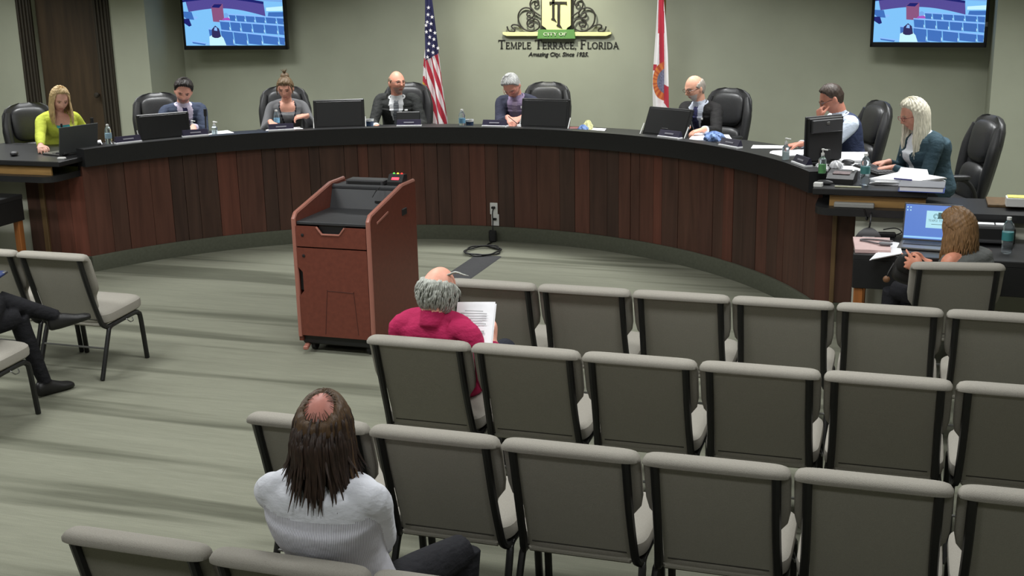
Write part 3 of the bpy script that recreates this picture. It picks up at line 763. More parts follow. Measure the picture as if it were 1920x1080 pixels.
# ================================================================== stackable chapel chairs
CW = .54
def ss_(a, b, x): t = min(1, max(0, (x - a) / (b - a))); return t * t * (3 - 2 * t)
def back_y(z): return .16 * (1 - (z - .34) / .50) ** 1.1 if z < .84 else 0.0
def chapel_chair():
    ch = thing('chapel_chair', 'x', 'chair')
    one('seat', ball(.262, .226, .056, 36, 14, .5, .32), M_fabric, ch, T(0, .374, .402, rx=math.radians(3)))
    rings = []                                               # back cushion: rounded slab ending in clipped corners above the seat
    for z in (.47, .48, .53, .56, .585, .61, .66, .74, .80, .818, .828, .84, .853, .860, .862):
        hw = np.interp(z, [.47, .55, .565, .615, .66, .80, .838, .853, .860, .862], [.205, .212, .222, .258, .264, .2655, .264, .254, .240, .22])
        hd = np.interp(z, [.47, .48, .80, .818, .828, .84, .853, .860, .862], [.012, .026, .028, .030, .037, .037, .028, .016, .006])
        roll = ss_(.815, .828, z); hd += .012 * roll; yc = back_y(z) + .043 - .020 * roll; r = []
        for t in np.linspace(0, 2 * math.pi, 40, endpoint=False):
            c, s = math.cos(t), math.sin(t)
            r.append((hw * math.copysign(abs(c) ** .22, c), yc + hd * math.copysign(abs(s) ** .6, s), z))
        rings.append(r)
    MB().add(loft(rings)).build('back_cushion', M_fabric, ch, 60)
    rings = []                                               # upholstered rear shell between the uprights
    for z in np.linspace(.345, .83, 10):
        yc = back_y(z) + .010; hw = .210
        rings.append([(-hw, yc + .010, z), (-hw + .006, yc - .003, z), (hw - .006, yc - .003, z), (hw, yc + .010, z), (hw, yc + .025, z), (-hw, yc + .025, z)])
    MB().add(loft(rings)).build('back_shell', M_fabric_shaded, ch, 40)
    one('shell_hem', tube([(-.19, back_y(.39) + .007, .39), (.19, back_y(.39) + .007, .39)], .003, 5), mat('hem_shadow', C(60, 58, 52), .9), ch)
    one('seat_pan', box(.42, .36, .025, .008), M_fabric_shaded, ch, T(0, .33, .352))
    for s in (-1, 1):
        pts = [(s * .217, back_y(.835) - .002, .835), (s * .218, back_y(.6) - .004, .6), (s * .222, back_y(.42) - .004, .42), (s * .226, .150, .362), (s * .232, .18, .338), (s * .236, .225, .334), (s * .242, .47, .352), (s * .244, .52, .338), (s * .246, .54, .295), (s * .248, .568, .004)]
        one('side_frame', tube(smooth_path(pts, 4), .0170, 8), M_frame, ch)
        one('rear_leg', tube(smooth_path([(s * .238, .25, .336), (s * .24, .205, .325), (s * .245, .175, .28), (s * .249, .062, .004)], 4), .0155, 8), M_frame, ch)
    one('stretcher', tube([(-.248, .135, .20), (.248, .135, .20)], .007, 6), M_steel, ch)
    one('ganging_hook', tube(smooth_path([(.245, .37, .345), (.262, .375, .332), (.265, .40, .312), (.265, .43, .314), (.255, .435, .335)], 4), .0035, 5), M_steel, ch)
    return ch
proto = chapel_chair(); used = [False]
def place_chair(x, yback, label, group, rz=0.0):
    M = T(x, yback, 0, rz)
    if not used[0]:
        used[0] = True; proto.matrix_local = M; proto['label'] = label; proto['group'] = group; return proto
    return dup(proto, M, label, group)
ROWS = [(-2.460, 6.264, 7), (-2.445, 5.125, 6), (-2.469, 4.020, 6), (-2.509, 2.926, 4)]
occupied = {(1, 0): 'beige chapel chair with the man in the crimson shirt sitting on it',
            (3, 1): 'beige chapel chair with the long-haired person in the striped shirt sitting on it'}
names = ['row nearest the dais', "crimson shirt man's row", 'row ahead of the long-haired person', "long-haired person's row"]
ordinal = ['first', 'second', 'third', 'fourth', 'fifth', 'sixth', 'seventh']
for r, (x0, yb, n) in enumerate(ROWS):
    for k in range(n):
        lab = occupied.get((r, k)) or 'empty beige chapel chair, %s from the aisle in the %s' % (ordinal[k], names[r])
        place_chair(x0 + CW * (k + .5), yb, lab, 'chapel chairs in rows')
place_chair(-4.92 - CW / 2, 6.288, 'empty beige chapel chair across the aisle, its seat clear and front legs showing', None)
place_chair(-4.92 - CW * 1.5, 6.288, 'beige chapel chair joined beside the empty aisle chair, cut by the picture edge', None)
place_chair(-4.92 - CW / 2, 5.15, 'beige chapel chair under the person in black trousers with crossed legs', None)
wl, wr = onz(1712, 498, .86), onz(1885, 497, .86)
place_chair((wl.x + wr.x) / 2, (wl.y + wr.y) / 2 + .03, 'beige chapel chair pulled up to the staff desk with the laptop', None, math.atan2(wr.y - wl.y, wr.x - wl.x) * .6)
for o in list(COL.objects):
    if o.get('group') is None and 'group' in o: del o['group']

# ================================================================== staff desks
def desk(label, cx, cy, w, d, rz):
    t = thing('staff_desk', label, 'desk', T(cx, cy, 0, rz))
    one('desk_top', box(w, d, .04, .005), M_black, t, T(0, 0, .73))
    one('front_panel', box(w - .01, .02, .19, .003), M_blackmat, t, T(0, -d / 2 + .012, .618))
    one('back_panel', box(w - .01, .02, .19, .003), M_blackmat, t, T(0, d / 2 - .012, .618))
    for sx in (-1, 1):
        one('side_panel', box(.02, d - .03, .19, .003), M_blackmat, t, T(sx * (w / 2 - .012), 0, .618))
        for sy in (-1, 1): one('leg', box(.06, .06, .53, .005), M_legwood, t, T(sx * (w / 2 - .045), sy * (d / 2 - .045), .265))
    return t
DKX0, DKX1, DKY0, DKY1 = -.285, 1.30, 7.92, 8.60
desk('black staff desk with wooden legs holding the open laptop and pink folder', (DKX0 + DKX1) / 2, (DKY0 + DKY1) / 2, DKX1 - DKX0, DKY1 - DKY0, 0)
q0 = onz(42, 364, .75)
desk('empty black staff desk with wooden legs beyond the empty aisle chair', q0.x - .75, q0.y - .3, 1.5, .6, 0)

# ================================================================== people
UP = Vector((0, 0, 1))
def fuse(V, F, voxel, smooth=2):
    me = bpy.data.meshes.new('tmp'); me.from_pydata(np.asarray(V).tolist(), [], F)
    bm = bmesh.new(); bm.from_mesh(me); bmesh.ops.recalc_face_normals(bm, faces=bm.faces); bm.to_mesh(me); bm.free()
    o = bpy.data.objects.new('tmp', me); COL.objects.link(o)
    r = o.modifiers.new('r', 'REMESH'); r.mode = 'VOXEL'; r.voxel_size = voxel
    if smooth: s = o.modifiers.new('s', 'SMOOTH'); s.factor = .5; s.iterations = smooth
    bpy.context.view_layer.update()
    out = bpy.data.meshes.new_from_object(o.evaluated_get(bpy.context.evaluated_depsgraph_get()))
    bpy.data.objects.remove(o); bpy.data.meshes.remove(me)
    return out
class Body:
    def __init__(s): s.V = []; s.F = []; s.t = []; s.n = 0
    def add(s, g, tag, M=None):
        Vv, F = g
        if M is not None: Vv = xf(Vv, M)
        s.V.append(np.asarray(Vv, float)); s.F += [tuple(int(i) + s.n for i in f) for f in F]
        s.t += (list(tag) if isinstance(tag, list) else [tag] * len(F)); s.n += len(Vv)
def ss(a, b, x): t = min(1, max(0, (x - a) / (b - a))); return t * t * (3 - 2 * t)
HA, HB, HH = .0745, .097, .118
def head_point(x, y, z):
    """unit sphere direction -> head surface (x right, y forward, z up)"""
    X, Y, Z = HA * x, HB * y, HH * z
    if z < 0:
        k = -z
        X *= 1 - .26 * k ** 1.6
        Y = Y * (1 - .50 * k ** 1.2) if y < 0 else Y * (1 - .04 * k)
    else:
        if y < 0: Y *= 1.04
        X *= 1 + .03 * math.sin(z * math.pi)
    if y > 0:
        f = ss(.15, .6, y)
        Y -= .006 * f * (1 - min(1, (X / .06) ** 2))
        g = lambda cx, cz, sx, sz: math.exp(-((abs(X) - cx) / sx) ** 2 - ((Z - cz) / sz) ** 2)
        Y += f * (.026 * math.exp(-(X / .0125) ** 2) * (math.exp(-((Z + .022) / .012) ** 2) * .9 + .55 * math.exp(-((Z - .004) / .022) ** 2))
                  + .006 * g(.026, .028, .026, .009) - .011 * g(.031, .010, .014, .010) + .006 * g(.04, -.02, .018, .018)
                  + .005 * math.exp(-(X / .022) ** 2 - ((Z + .058) / .009) ** 2) - .004 * math.exp(-(X / .02) ** 2 - ((Z + .076) / .007) ** 2)
                  + .009 * math.exp(-(X / .024) ** 2 - ((Z + .098) / .016) ** 2))
    return X, Y, Z
def head_tag(X, Y, Z, beard, lips=True):
    if Y > .03:
        ax = abs(X)
        if ((ax - .031) / .0125) ** 2 + ((Z - .009) / .006) ** 2 < 1: return 'eye'
        if ((ax - .031) / .019) ** 2 + ((Z - .027 + .15 * (ax - .03)) / .0045) ** 2 < 1: return 'brow'
        if lips and (X / .023) ** 2 + ((Z + .060) / .0075) ** 2 < 1: return 'lips'
        if beard and Z < -.04 and not (ax < .006 and Z > -.05): return 'beard'
    return 'skin'
NU, NV = 80, 56
def sphere_dirs():
    for i in range(1, NV):
        ph = -math.pi / 2 + math.pi * i / NV
        for t in np.linspace(0, 2 * math.pi, NU, endpoint=False): yield math.cos(ph) * math.sin(t), math.cos(ph) * math.cos(t), math.sin(ph)
def sphere_mesh(fn):
    pts = [fn(*d) for d in sphere_dirs()]; k = NV - 1; F = []
    for a in range(k - 1):
        for i in range(NU): j = (i + 1) % NU; F.append((a * NU + i, a * NU + j, (a + 1) * NU + j, (a + 1) * NU + i))
    pts += [fn(0, 0, -1), fn(0, 0, 1)]; B = k * NU
    F += [(B, (i + 1) % NU, i) for i in range(NU)] + [(B + 1, (k - 1) * NU + i, (k - 1) * NU + (i + 1) % NU) for i in range(NU)]
    return np.array(pts, float), F
def hand(body, W, d, n, side, curl=.5, spread=.10, tag_='skin', grip=None):
    d = Vector(d).normalized(); n = Vector(n); n = (n - d * n.dot(d)).normalized(); th = d.cross(n) * side; lat = -th
    rings = []
    for s, hw, hd in ((-.03, .026, .021), (.0, .027, .020), (.02, .033, .019), (.05, .041, .018), (.08, .043, .016), (.094, .041, .014), (.10, .034, .010)):
        c = W + d * s; rings.append([c + lat * hw * math.cos(t) + n * hd * math.sin(t) for t in np.linspace(0, 2 * math.pi, 18, endpoint=False)])
    body.add(loft(rings), tag_)
    for k, (off, L) in enumerate(((-.0325, .070), (-.011, .080), (.0105, .075), (.031, .060))):
        p = W + d * .088 + lat * off; dirv = (d + lat * (off / .03) * spread).normalized(); pts = [p - dirv * .015, p]
        ang = 0
        for seg, f in ((.45, .9), (.30, 1.2), (.25, .9)):
            ang += curl * f; q = dirv * math.cos(ang) + n * math.sin(ang); pts.append(pts[-1] + q * L * seg)
        body.add(tube(smooth_path(pts, 3), [.0098, .0098, .0092, .0085, .0066], 9), tag_)
    p = W + d * .025 + th * .026
    pts = [p - th * .012, p + th * .016 + d * .018 + n * .004, p + th * .030 + d * .045 + n * (.008 + .02 * curl), p + th * .028 + d * .074 + n * (.012 + .05 * curl)]
    body.add(tube(smooth_path(pts, 3), [.015, .0125, .0105, .0075], 9), tag_)
def limb(body, pts, radii, tags, n=16, sub=5):
    P = smooth_path(pts, sub); k = len(P); R_ = np.interp(np.linspace(0, 1, k), np.linspace(0, 1, len(radii)), radii)
    g = tube(P, R_, n); tg = []
    for f in g[1]:
        if len(f) > 4: tg.append(tags(0.0 if f[0] > f[-1] and max(f) < n else 1.0) if callable(tags) else tags); continue
        i = min(f) // n; tg.append(tags((i + .5) / (k - 1)) if callable(tags) else tags)
    body.add(g, tg)
SKIN = {}
def skin_mat(name, c): return mat('skin_' + name, C(*[min(255, int(v * 1.07)) for v in c]), .5, spec=.35, var=.06, vscale=(40, 40, 40))
def cloth(name, c, rough=.85, var=.05, vs=(16, 16, 24), bump=.45): return mat('cloth_' + name, C(*c), rough, spec=.2, var=var, vscale=vs, bump=bump, bdist=.03)
def hair_mat(name, c, var=.35): return mat('hair_' + name, C(*c), .5, spec=.4, var=var, vscale=(160, 160, 26), bump=.5)
M_eye = mat('eye_dark', C(58, 42, 38), .4)

RINGS = [(-.02, .09, .08), (.0, .135, .11), (.05, .172, .135), (.14, .178, .138), (.26, .168, .126), (.38, .156, .115), (.52, .160, .116), (.66, .176, .122), (.78, .188, .122), (.86, .190, .112), (.915, .184, .100), (.95, .156, .088), (.975, .112, .074), (1.0, .066, .060)]
def person(name, label, head, face, body_dir, pitch=20, roll=0, seat=.79, floor=PZ, hands=None, outfit=None, skin=(200, 150, 128), hair=None,
           beard=None, brow=(90, 70, 55), build=1.0, female=False, glasses=None, pelvis=None, legs=None, voxel=.006, lean_side=0.0, spine=.56, shrug=0.0, extra=None, sh_dir=None, maxoff=.12):
    Hc = Vector(head); f = Vector((body_dir[0], body_dir[1], 0)).normalized(); r = Vector((f.y, -f.x, 0))
    fs = Vector((sh_dir[0], sh_dir[1], 0)).normalized() if sh_dir else f; rs = Vector((fs.y, -fs.x, 0))
    fd = Vector((face[0], face[1], 0)).normalized(); p = math.radians(pitch)
    hf = fd * math.cos(p) - UP * math.sin(p); hu = UP * math.cos(p) + fd * math.sin(p)
    q = Quaternion(hf, math.radians(roll)); hu = q @ hu; hr = hf.cross(hu)
    HM = frame(Hc, hr, hf, hu)
    skull = Hc - hu * .055 - hf * .018
    Nb = Hc - hu * .075 - hf * .022 - UP * .066 - f * .024
    pz = seat + .10
    if pelvis is None:
        dz = Nb.z - pz; off = math.sqrt(max(0, spine ** 2 - dz ** 2)); off = min(off, maxoff)
        pel = Vector((Nb.x, Nb.y, pz)) - f * off - r * lean_side
    else: pel = Vector((pelvis[0], pelvis[1], pz))
    loc = Vector((pel.x, pel.y, floor)); root = thing(name, label, 'person', Matrix.Translation(loc))
    B = Body(); w = build * (.90 if female else 1.0)
    # ---- torso
    c0 = pel - UP * .06; mid = (pel + Nb) / 2 - f * (.03 + .06 * (Nb - pel).to_2d().length if pelvis is None else .0); 
    def curve(t): return c0 * (1 - t) ** 2 + mid * 2 * t * (1 - t) + Nb * t * t
    nr, ns = 110, 128; rings = []; tags = []
    tt = np.array([a for a, _, _ in RINGS]); hw_ = np.array([b for _, b, _ in RINGS]); hd_ = np.array([c for _, _, c in RINGS])
    for i in range(nr + 1):
        t = -.02 + 1.02 * i / nr; tc_ = max(t, 0.0)
        c = curve(tc_) - (UP * .02 if t < 0 else UP * 0)
        tg = (curve(min(tc_ + .02, 1)) - curve(max(tc_ - .02, 0))).normalized()
        sd = r.lerp(rs, ss(.2, .8, tc_)).normalized(); sd = (sd - tg * sd.dot(tg)).normalized(); fr = tg.cross(sd)
        if fr.dot(f) < 0: fr = -fr
        hw, hd = float(np.interp(t, tt, hw_)) * w, float(np.interp(t, tt, hd_)) * (.96 + .04 * build) * (build if t < .8 else 1)
        if female and .55 < t < .85: hd += .022 * math.sin((t - .55) / .3 * math.pi)
        e = .85 if t > .1 else 1.0
        ring = []
        for a in np.linspace(0, 2 * math.pi, ns, endpoint=False):
            ca, sa = math.sin(a), math.cos(a)                       # a = 0 faces front
            ring.append(c + sd * hw * math.copysign(abs(ca) ** e, ca) + fr * hd * math.copysign(abs(sa) ** e, sa) * (1.0 if sa > 0 else .95))
        rings.append(ring)
        if i < nr:
            for j in range(ns):
                a = (j + .5) / ns * 2 * math.pi; lat = hw * math.sin(a)
                tags.append(outfit('torso', t, lat, math.cos(a) > 0))
    g = loft(rings); B.add(g, tags + ['top', 'top'])
    # ---- neck + head
    limb(B, [Nb - UP * .03 - f * .0, (Nb + skull) / 2, skull + hu * .01], [.060 * (.9 if female else 1.04), .056 * (.88 if female else 1.04), .058], lambda t: outfit('neck', t, 0, True), sub=4)
    hs = 1.0 if female else 1.04
    g = sphere_mesh(lambda x, y, z: tuple(hs * v for v in head_point(x, y, z)))
    tg = []
    for fc in g[1]:
        cc = g[0][list(fc)].mean(0); tg.append(head_tag(*(cc / hs), beard, True))
    B.add(g, tg, HM)
    for s in (-1, 1): B.add(ball(.011, .021, .032, 12, 10), 'skin', HM @ T(s * .0755 * hs, -.008, -.004, rz=s * .35))
    # ---- arms
    Sc = curve(.905) + UP * (shrug - .004)
    for s in (-1, 1):
        S = Sc + rs * s * .166 * w - UP * .022
        spec = (hands or {}).get(s) or dict(pos=pel + f * .42 + r * s * .12 + UP * .06, d=f, n=-UP)
        W = Vector(spec['pos']); L1, L2 = .285 * spec.get('len', 1), .255 * spec.get('len', 1); D = W - S; dist = min(D.length, (L1 + L2) * .995)
        if D.length > dist: W = S + D.normalized() * dist
        D = (W - S); a_ = (L1 ** 2 - L2 ** 2 + dist ** 2) / (2 * dist); h = math.sqrt(max(0, L1 ** 2 - a_ ** 2))
        hint = Vector(spec.get('hint', -UP * 1.0 + rs * s * .5 - f * .1)); dn = D.normalized(); hint = (hint - dn * hint.dot(dn)).normalized()
        E_ = S + dn * a_ + hint * h; rr = .93 if female else 1.04
        sl = .006 if outfit('arm', .5, s, True) != 'skin' else -.004
        limb(B, [Sc + rs * s * .09 * w - UP * .01, S, S.lerp(E_, .5), E_], [(.050 + sl) * rr, (.054 + sl) * rr, (.050 + sl) * rr, (.043 + sl) * rr], lambda t, s=s: outfit('arm', t * .5, s, True), 20)
        limb(B, [E_ - (W - E_) * .02, E_.lerp(W, .33), E_.lerp(W, .94)], [(.044 + sl) * rr, (.043 + sl) * rr, (.030 + sl * .8) * rr], lambda t, s=s: outfit('arm', .5 + t * .5, s, True), 20)
        limb(B, [E_.lerp(W, .8), W], [.027, .025], 'skin', 14)
        hand(B, W, spec.get('d', W - E_), spec.get('n', -UP), s, spec.get('curl', .35), spec.get('spread', .12))
    # ---- legs
    lg = legs or {}
    for s in (-1, 1):
        hip = pel + r * s * .088 - UP * .01
        l = lg.get(s, {})
        kn = Vector(l['knee']) if 'knee' in l else pel + f * .44 + r * s * .11 + UP * .0
        an = Vector(l['ankle']) if 'ankle' in l else Vector((kn.x, kn.y, floor + .085)) - f * .04
        td = Vector(l['toe']).normalized() if 'toe' in l else f
        limb(B, [hip - f * .03, hip.lerp(kn, .5), kn], [.088 * w, .077 * w, .060], lambda t: outfit('leg', t * .5, 0, True), 20)
        limb(B, [kn + (kn - hip).normalized() * .012, kn.lerp(an, .35), an], [.059, .058, .040], lambda t: outfit('leg', .5 + t * .5, 0, True), 20)
        up_ = Vector(l.get('footup', UP)); up_ = (up_ - td * up_.dot(td)).normalized(); sd = td.cross(up_)
        rings = []
        for a, hw, hh, zc in ((-.075, .018, .02, -.045), (-.06, .034, .042, -.035), (-.01, .038, .055, -.028), (.05, .040, .044, -.040), (.11, .047, .030, -.053), (.16, .044, .024, -.058), (.19, .026, .016, -.064)):
            c = an + td * a + up_ * zc
            rings.append([c + sd * hw * math.copysign(abs(math.cos(t)) ** .8, math.cos(t)) + up_ * max(hh * math.sin(t), -.083 - zc + 0.0) for t in np.linspace(0, 2 * math.pi, 18, endpoint=False)])
        B.add(loft(rings), 'shoe')
    # ---- fuse
    Vv = np.vstack(B.V); me = fuse(Vv, B.F, voxel)
    tree = BVHTree.FromPolygons([tuple(v) for v in Vv], B.F)
    pal = outfit('palette', 0, 0, 0); pal.setdefault('skin', skin_mat('%d_%d_%d' % skin, skin)); pal.setdefault('eye', M_eye)
    pal.setdefault('brow', mat('brow_%d_%d_%d' % brow, C(*brow), .7)); pal.setdefault('lips', mat('lips_%d_%d_%d' % skin, C(int(skin[0] * .86), int(skin[1] * .66), int(skin[2] * .66)), .5))
    if beard: pal['beard'] = mat('beard_%d_%d_%d' % beard, C(*beard), .8, var=.2, vscale=(200, 200, 200))
    pal.setdefault('shoe', mat('shoe_black', C(26, 25, 25), .45))
    names_ = list(pal); n = len(me.polygons); cen = np.zeros(n * 3); me.polygons.foreach_get('center', cen); cen = cen.reshape(-1, 3)
    idx = np.zeros(n, int); ti = {k: i for i, k in enumerate(names_)}
    lut = [ti.get(t, 0) for t in B.t]
    for i in range(n):
        h = tree.find_nearest(cen[i]); idx[i] = lut[h[2]] if h[2] is not None else 0
    # even out ragged colour borders (not the small facial marks)
    nl = len(me.loops); le = np.zeros(nl, int); me.loops.foreach_get('edge_index', le)
    lt = np.zeros(n, int); me.polygons.foreach_get('loop_total', lt); lf = np.repeat(np.arange(n), lt)
    o_ = np.argsort(le, kind='stable'); e1, f1 = le[o_], lf[o_]; same = np.nonzero(e1[1:] == e1[:-1])[0]; fa, fb = f1[same], f1[same + 1]
    keep = np.isin(idx, [ti[k] for k in ('eye', 'brow', 'lips', 'tie', 'edge') if k in ti])
    for _ in range(6):
        cnt = np.zeros((n, len(names_))); np.add.at(cnt, (fa, idx[fb]), 1); np.add.at(cnt, (fb, idx[fa]), 1); cnt[np.arange(n), idx] += .9
        new = cnt.argmax(1); idx = np.where(keep, idx, new)
    me.materials.clear()
    for k in names_: me.materials.append(pal[k])
    me.polygons.foreach_set('material_index', idx.tolist()); me.polygons.foreach_set('use_smooth', [True] * n)
    co = np.zeros(len(me.vertices) * 3); me.vertices.foreach_get('co', co); co = co.reshape(-1, 3) - np.array(loc); me.vertices.foreach_set('co', co.ravel()); me.update()
    me.name = 'body'; ob = bpy.data.objects.new('body', me); COL.objects.link(ob); ob.parent = root
    root_inv = Matrix.Translation(-loc)
    if hair: hair(root, root_inv, HM, hs)
    if glasses: make_glasses(root, root_inv @ HM, glasses)
    if extra: extra(root, root_inv, dict(Hc=Hc, Nb=Nb, Sc=Sc, f=fs, r=rs, pel=pel, HM=HM, curve=curve))
    return root
def make_glasses(root, M, col):
    m = mat('glasses_' + str(col), C(*col), .35); mb = MB()
    for s in (-1, 1):
        pts = [(s * .032 + .023 * math.copysign(abs(math.cos(t)) ** .7, math.cos(t)), .098, .008 + .015 * math.copysign(abs(math.sin(t)) ** .7, math.sin(t))) for t in np.linspace(0, 2 * math.pi, 20, endpoint=False)]
        mb.add(tube(pts, .0022, 6, closed=True)); mb.add(tube([(s * .055, .096, .012), (s * .077, .06, .012), (s * .079, 0, .008)], .002, 6))
    mb.add(tube([(-.010, .099, .012), (0, .102, .014), (.010, .099, .012)], .002, 6))
    mb.build('glasses', m, root, M=M)

# ---- hair styles
def hair_shell(col, mask, name='hair', th=.012, rough=.25, key='x'):
    def make(root, RI, HM, hs):
        def fn(x, y, z):
            P = Vector(head_point(x, min(y, .999), z)) if y < .35 else Vector((HA * x * (1.0 if z > 0 else 1 - .26 * (-z) ** 1.6), HB * y, HH * z))
            a = math.atan2(x, y); k = mask(x, y, z + .05 * math.sin(a * 29 + 1.3) * math.sin(a * 13) + .02 * math.sin(a * 61)); k = k ** 1.3
            nz = math.sin(a * 23 + z * 5) * .35 + math.sin(a * 41 - z * 13) * .3 + math.sin(z * 31 + a * 7) * .35
            off = (-.012 + (th + .012) * k) + (rough * th * nz * k)
            nrm = Vector((x / HA, y / HB, z / HH)).normalized(); return tuple((P + nrm * off) * hs)
        MB().add(sphere_mesh(fn)).build(name, col, root, 70, RI @ HM)
    return make
def m_short(x, y, z):
    """full short hair: hairline at forehead, temples, above ears, nape"""
    line = np.interp(y, [-1, -.55, -.1, .15, .45, .75, 1], [-.60, -.57, -.2, .05, .32, .52, .58])
    return ss(-.08, .34, z - line) ** .6
def m_short_high(x, y, z):
    line = np.interp(y, [-1, -.55, -.1, .2, .45, .62, 1], [-.58, -.55, -.12, .2, .62, .78, .9]); return ss(-.06, .08, z - line)
def m_crop(x, y, z): return m_short_high(x, y, z) * (.66 + .34 * ss(.10, .62, z))
def m_fringe(x, y, z):
    """horseshoe of hair round a bald crown"""
    lo = np.interp(y, [-1, -.55, -.1, .15, .4], [-.6, -.55, -.15, .1, .3]); hi = np.interp(y, [-1, -.5, 0, .3, .5], [.62, .58, .48, .3, .0])
    return ss(-.06, .06, z - lo) * ss(-.10, .10, hi - z) * ss(.62, .4, y)
def locks(root, RI, HM, hs, col, n, length, start, wave=.012, rad=.013, seed=1, front=.25, flare=1.14, name='hair_locks', down=UP, inward=0.0, part=(0, .2)):
    rn = random.Random(seed); mb = MB(); R3 = HM.to_3x3(); o = HM.translation
    for k in range(n):
        a = start[0] + (start[1] - start[0]) * (k + rn.uniform(-.4, .4)) / max(1, n - 1)   # angle round the head, 0 = front, pi = back
        sx, cy = math.sin(a), math.cos(a); z0 = rn.uniform(.72, .98)
        L = length * rn.uniform(.82, 1.06) if not callable(length) else length(a) * rn.uniform(.86, 1.05)
        def hp(zz, fl, aa=a):
            c = math.sqrt(max(0, 1 - zz * zz)); return Vector((HA * math.sin(aa) * c * fl, HB * math.cos(aa) * c * fl, HH * zz)) * hs
        pl = [Vector((HA * part[0] + .008 * math.copysign(1, sx), HB * (part[1] + .35 * cy), HH * 1.02)) * hs, hp(.78, 1.10), hp(.35, flare * 1.0), hp(-.05, flare * 1.03)]
        if z0 < .8: pl = pl[1:]
        P = [o + R3 @ q for q in pl]
        out = R3 @ Vector((sx * HA, cy * HB, 0)); out = Vector((out.x, out.y, 0)); out = out.normalized() if out.length > 1e-5 else Vector((0, 0, 0))
        last = P[-1]; steps = 5
        for j in range(1, steps + 1):
            t = j / steps
            P.append(last - down * L * t + out * (.012 * math.sin(t * 2.2) - inward * t) + Vector((rn.uniform(-1, 1), rn.uniform(-1, 1), 0)) * wave * t)
        mb.add(tube(smooth_path(P, 3), [rad * .7, rad, rad * 1.05, rad, rad * .8, rad * .2], 7, flat=.7))
    o_ = mb.build(name, col, root, 80, RI); return o_

def tufts(root, RI, HM, hs, col, n, ln, mask, seed=1, lift=.5, r=.004, name='hair_tufts', comb=(0, -1, 0)):
    rn = random.Random(seed); mb = MB(); cv = Vector(comb)
    while n > 0:
        d = Vector((rn.gauss(0, 1), rn.gauss(0, 1), rn.gauss(0, 1))).normalized()
        if mask(d.x, d.y, d.z) < .35: continue
        n -= 1; p = Vector((HA * d.x, HB * d.y, HH * d.z)); nr = Vector((d.x / HA, d.y / HB, d.z / HH)).normalized()
        tg = cv - nr * cv.dot(nr) + Vector((rn.uniform(-.4, .4), rn.uniform(-.4, .4), rn.uniform(-.4, .4))); tg = (tg - nr * tg.dot(nr)); tg = tg.normalized() if tg.length > 1e-3 else nr.orthogonal()
        L_ = ln * rn.uniform(.6, 1.2)
        mb.add(tube(smooth_path([p + nr * .006, p + nr * (.012 + lift * .012) + tg * L_ * .5, p + nr * (.010 + lift * .010 * rn.random()) + tg * L_], 2), [r, r, r * .25], 5), Matrix.Scale(hs, 4))
    mb.build(name, col, root, 80, RI @ HM)
def hair_tufted(colm, mask, th, n, ln, seed=1, lift=.5, comb=(0, -1, 0)):
    def mk(root, RI, HM, hs):
        hair_shell(colm, mask, 'hair', th)(root, RI, HM, hs); tufts(root, RI, HM, hs, colm, n, ln, mask, seed, lift, comb=comb)
    return mk
# ---- outfits: region -> palette slot
def suit(jacket, shirt, tie=None, cuff=True, pants=None, v0=.28, vw=.072, tiew=.028, vest=False):
    pants = pants or jacket
    def fn(reg, t, lat, front):
        if reg == 'palette':
            d = {'top': jacket, 'shirt': shirt, 'pants': pants}
            if tie: d['tie'] = tie
            return d
        if reg == 'torso':
            if front and t > v0:
                wv = vw * ((t - v0) / (.97 - v0)) ** .8
                if abs(lat) < wv:
                    if tie and abs(lat) < tiew * (1.15 - .5 * (t - v0) / (1 - v0)): return 'tie'
                    return 'shirt'
            return 'shirt' if t > .984 else 'top'
        if reg == 'neck': return 'shirt' if t < .36 else 'skin'
        if reg == 'arm':
            if vest: return 'shirt'
            return 'top' if t < .965 or not cuff else 'shirt'
        if reg == 'leg': return 'pants'
        return 'top'
    return fn
def plain(top, pants, neck_v=.0, inner=None, sleeves=True, v0=.68, vw=.06, edge=None, yoke=None):
    def fn(reg, t, lat, front):
        if reg == 'palette':
            d = {'top': top, 'pants': pants}
            if inner: d['inner'] = inner
            if edge: d['edge'] = edge
            if yoke: d['yoke'] = yoke
            return d
        if reg == 'torso':
            if front and neck_v and t > v0:
                wv = vw * ((t - v0) / (1 - v0))
                if abs(lat) < wv:
                    if inner and t < neck_v: return 'inner'
                    return 'skin'
                if edge and abs(lat) < wv + .013: return 'edge'
            if yoke and t > .845: return 'yoke'
            return 'top'
        if reg == 'neck': return ('yoke' if yoke else 'top') if t < .44 and not neck_v else 'skin'
        if reg == 'arm': return ('yoke' if yoke else 'top') if sleeves else 'skin'
        if reg == 'leg': return 'pants'
        return 'top'
    return fn
def badge(u_off, up_off, size=(.022, .016), col=(240, 240, 240), fwd=.13):
    def ex(root, RI, d):
        p = d['Nb'] - UP * up_off + d['r'] * u_off + d['f'] * fwd
        m = frame(p, d['r'], d['f'], UP)
        one('lapel_pin', box(size[0], .006, size[1], .002), mat('pin_%d' % col[0], C(*col), .4), root, RI @ m)
    return ex

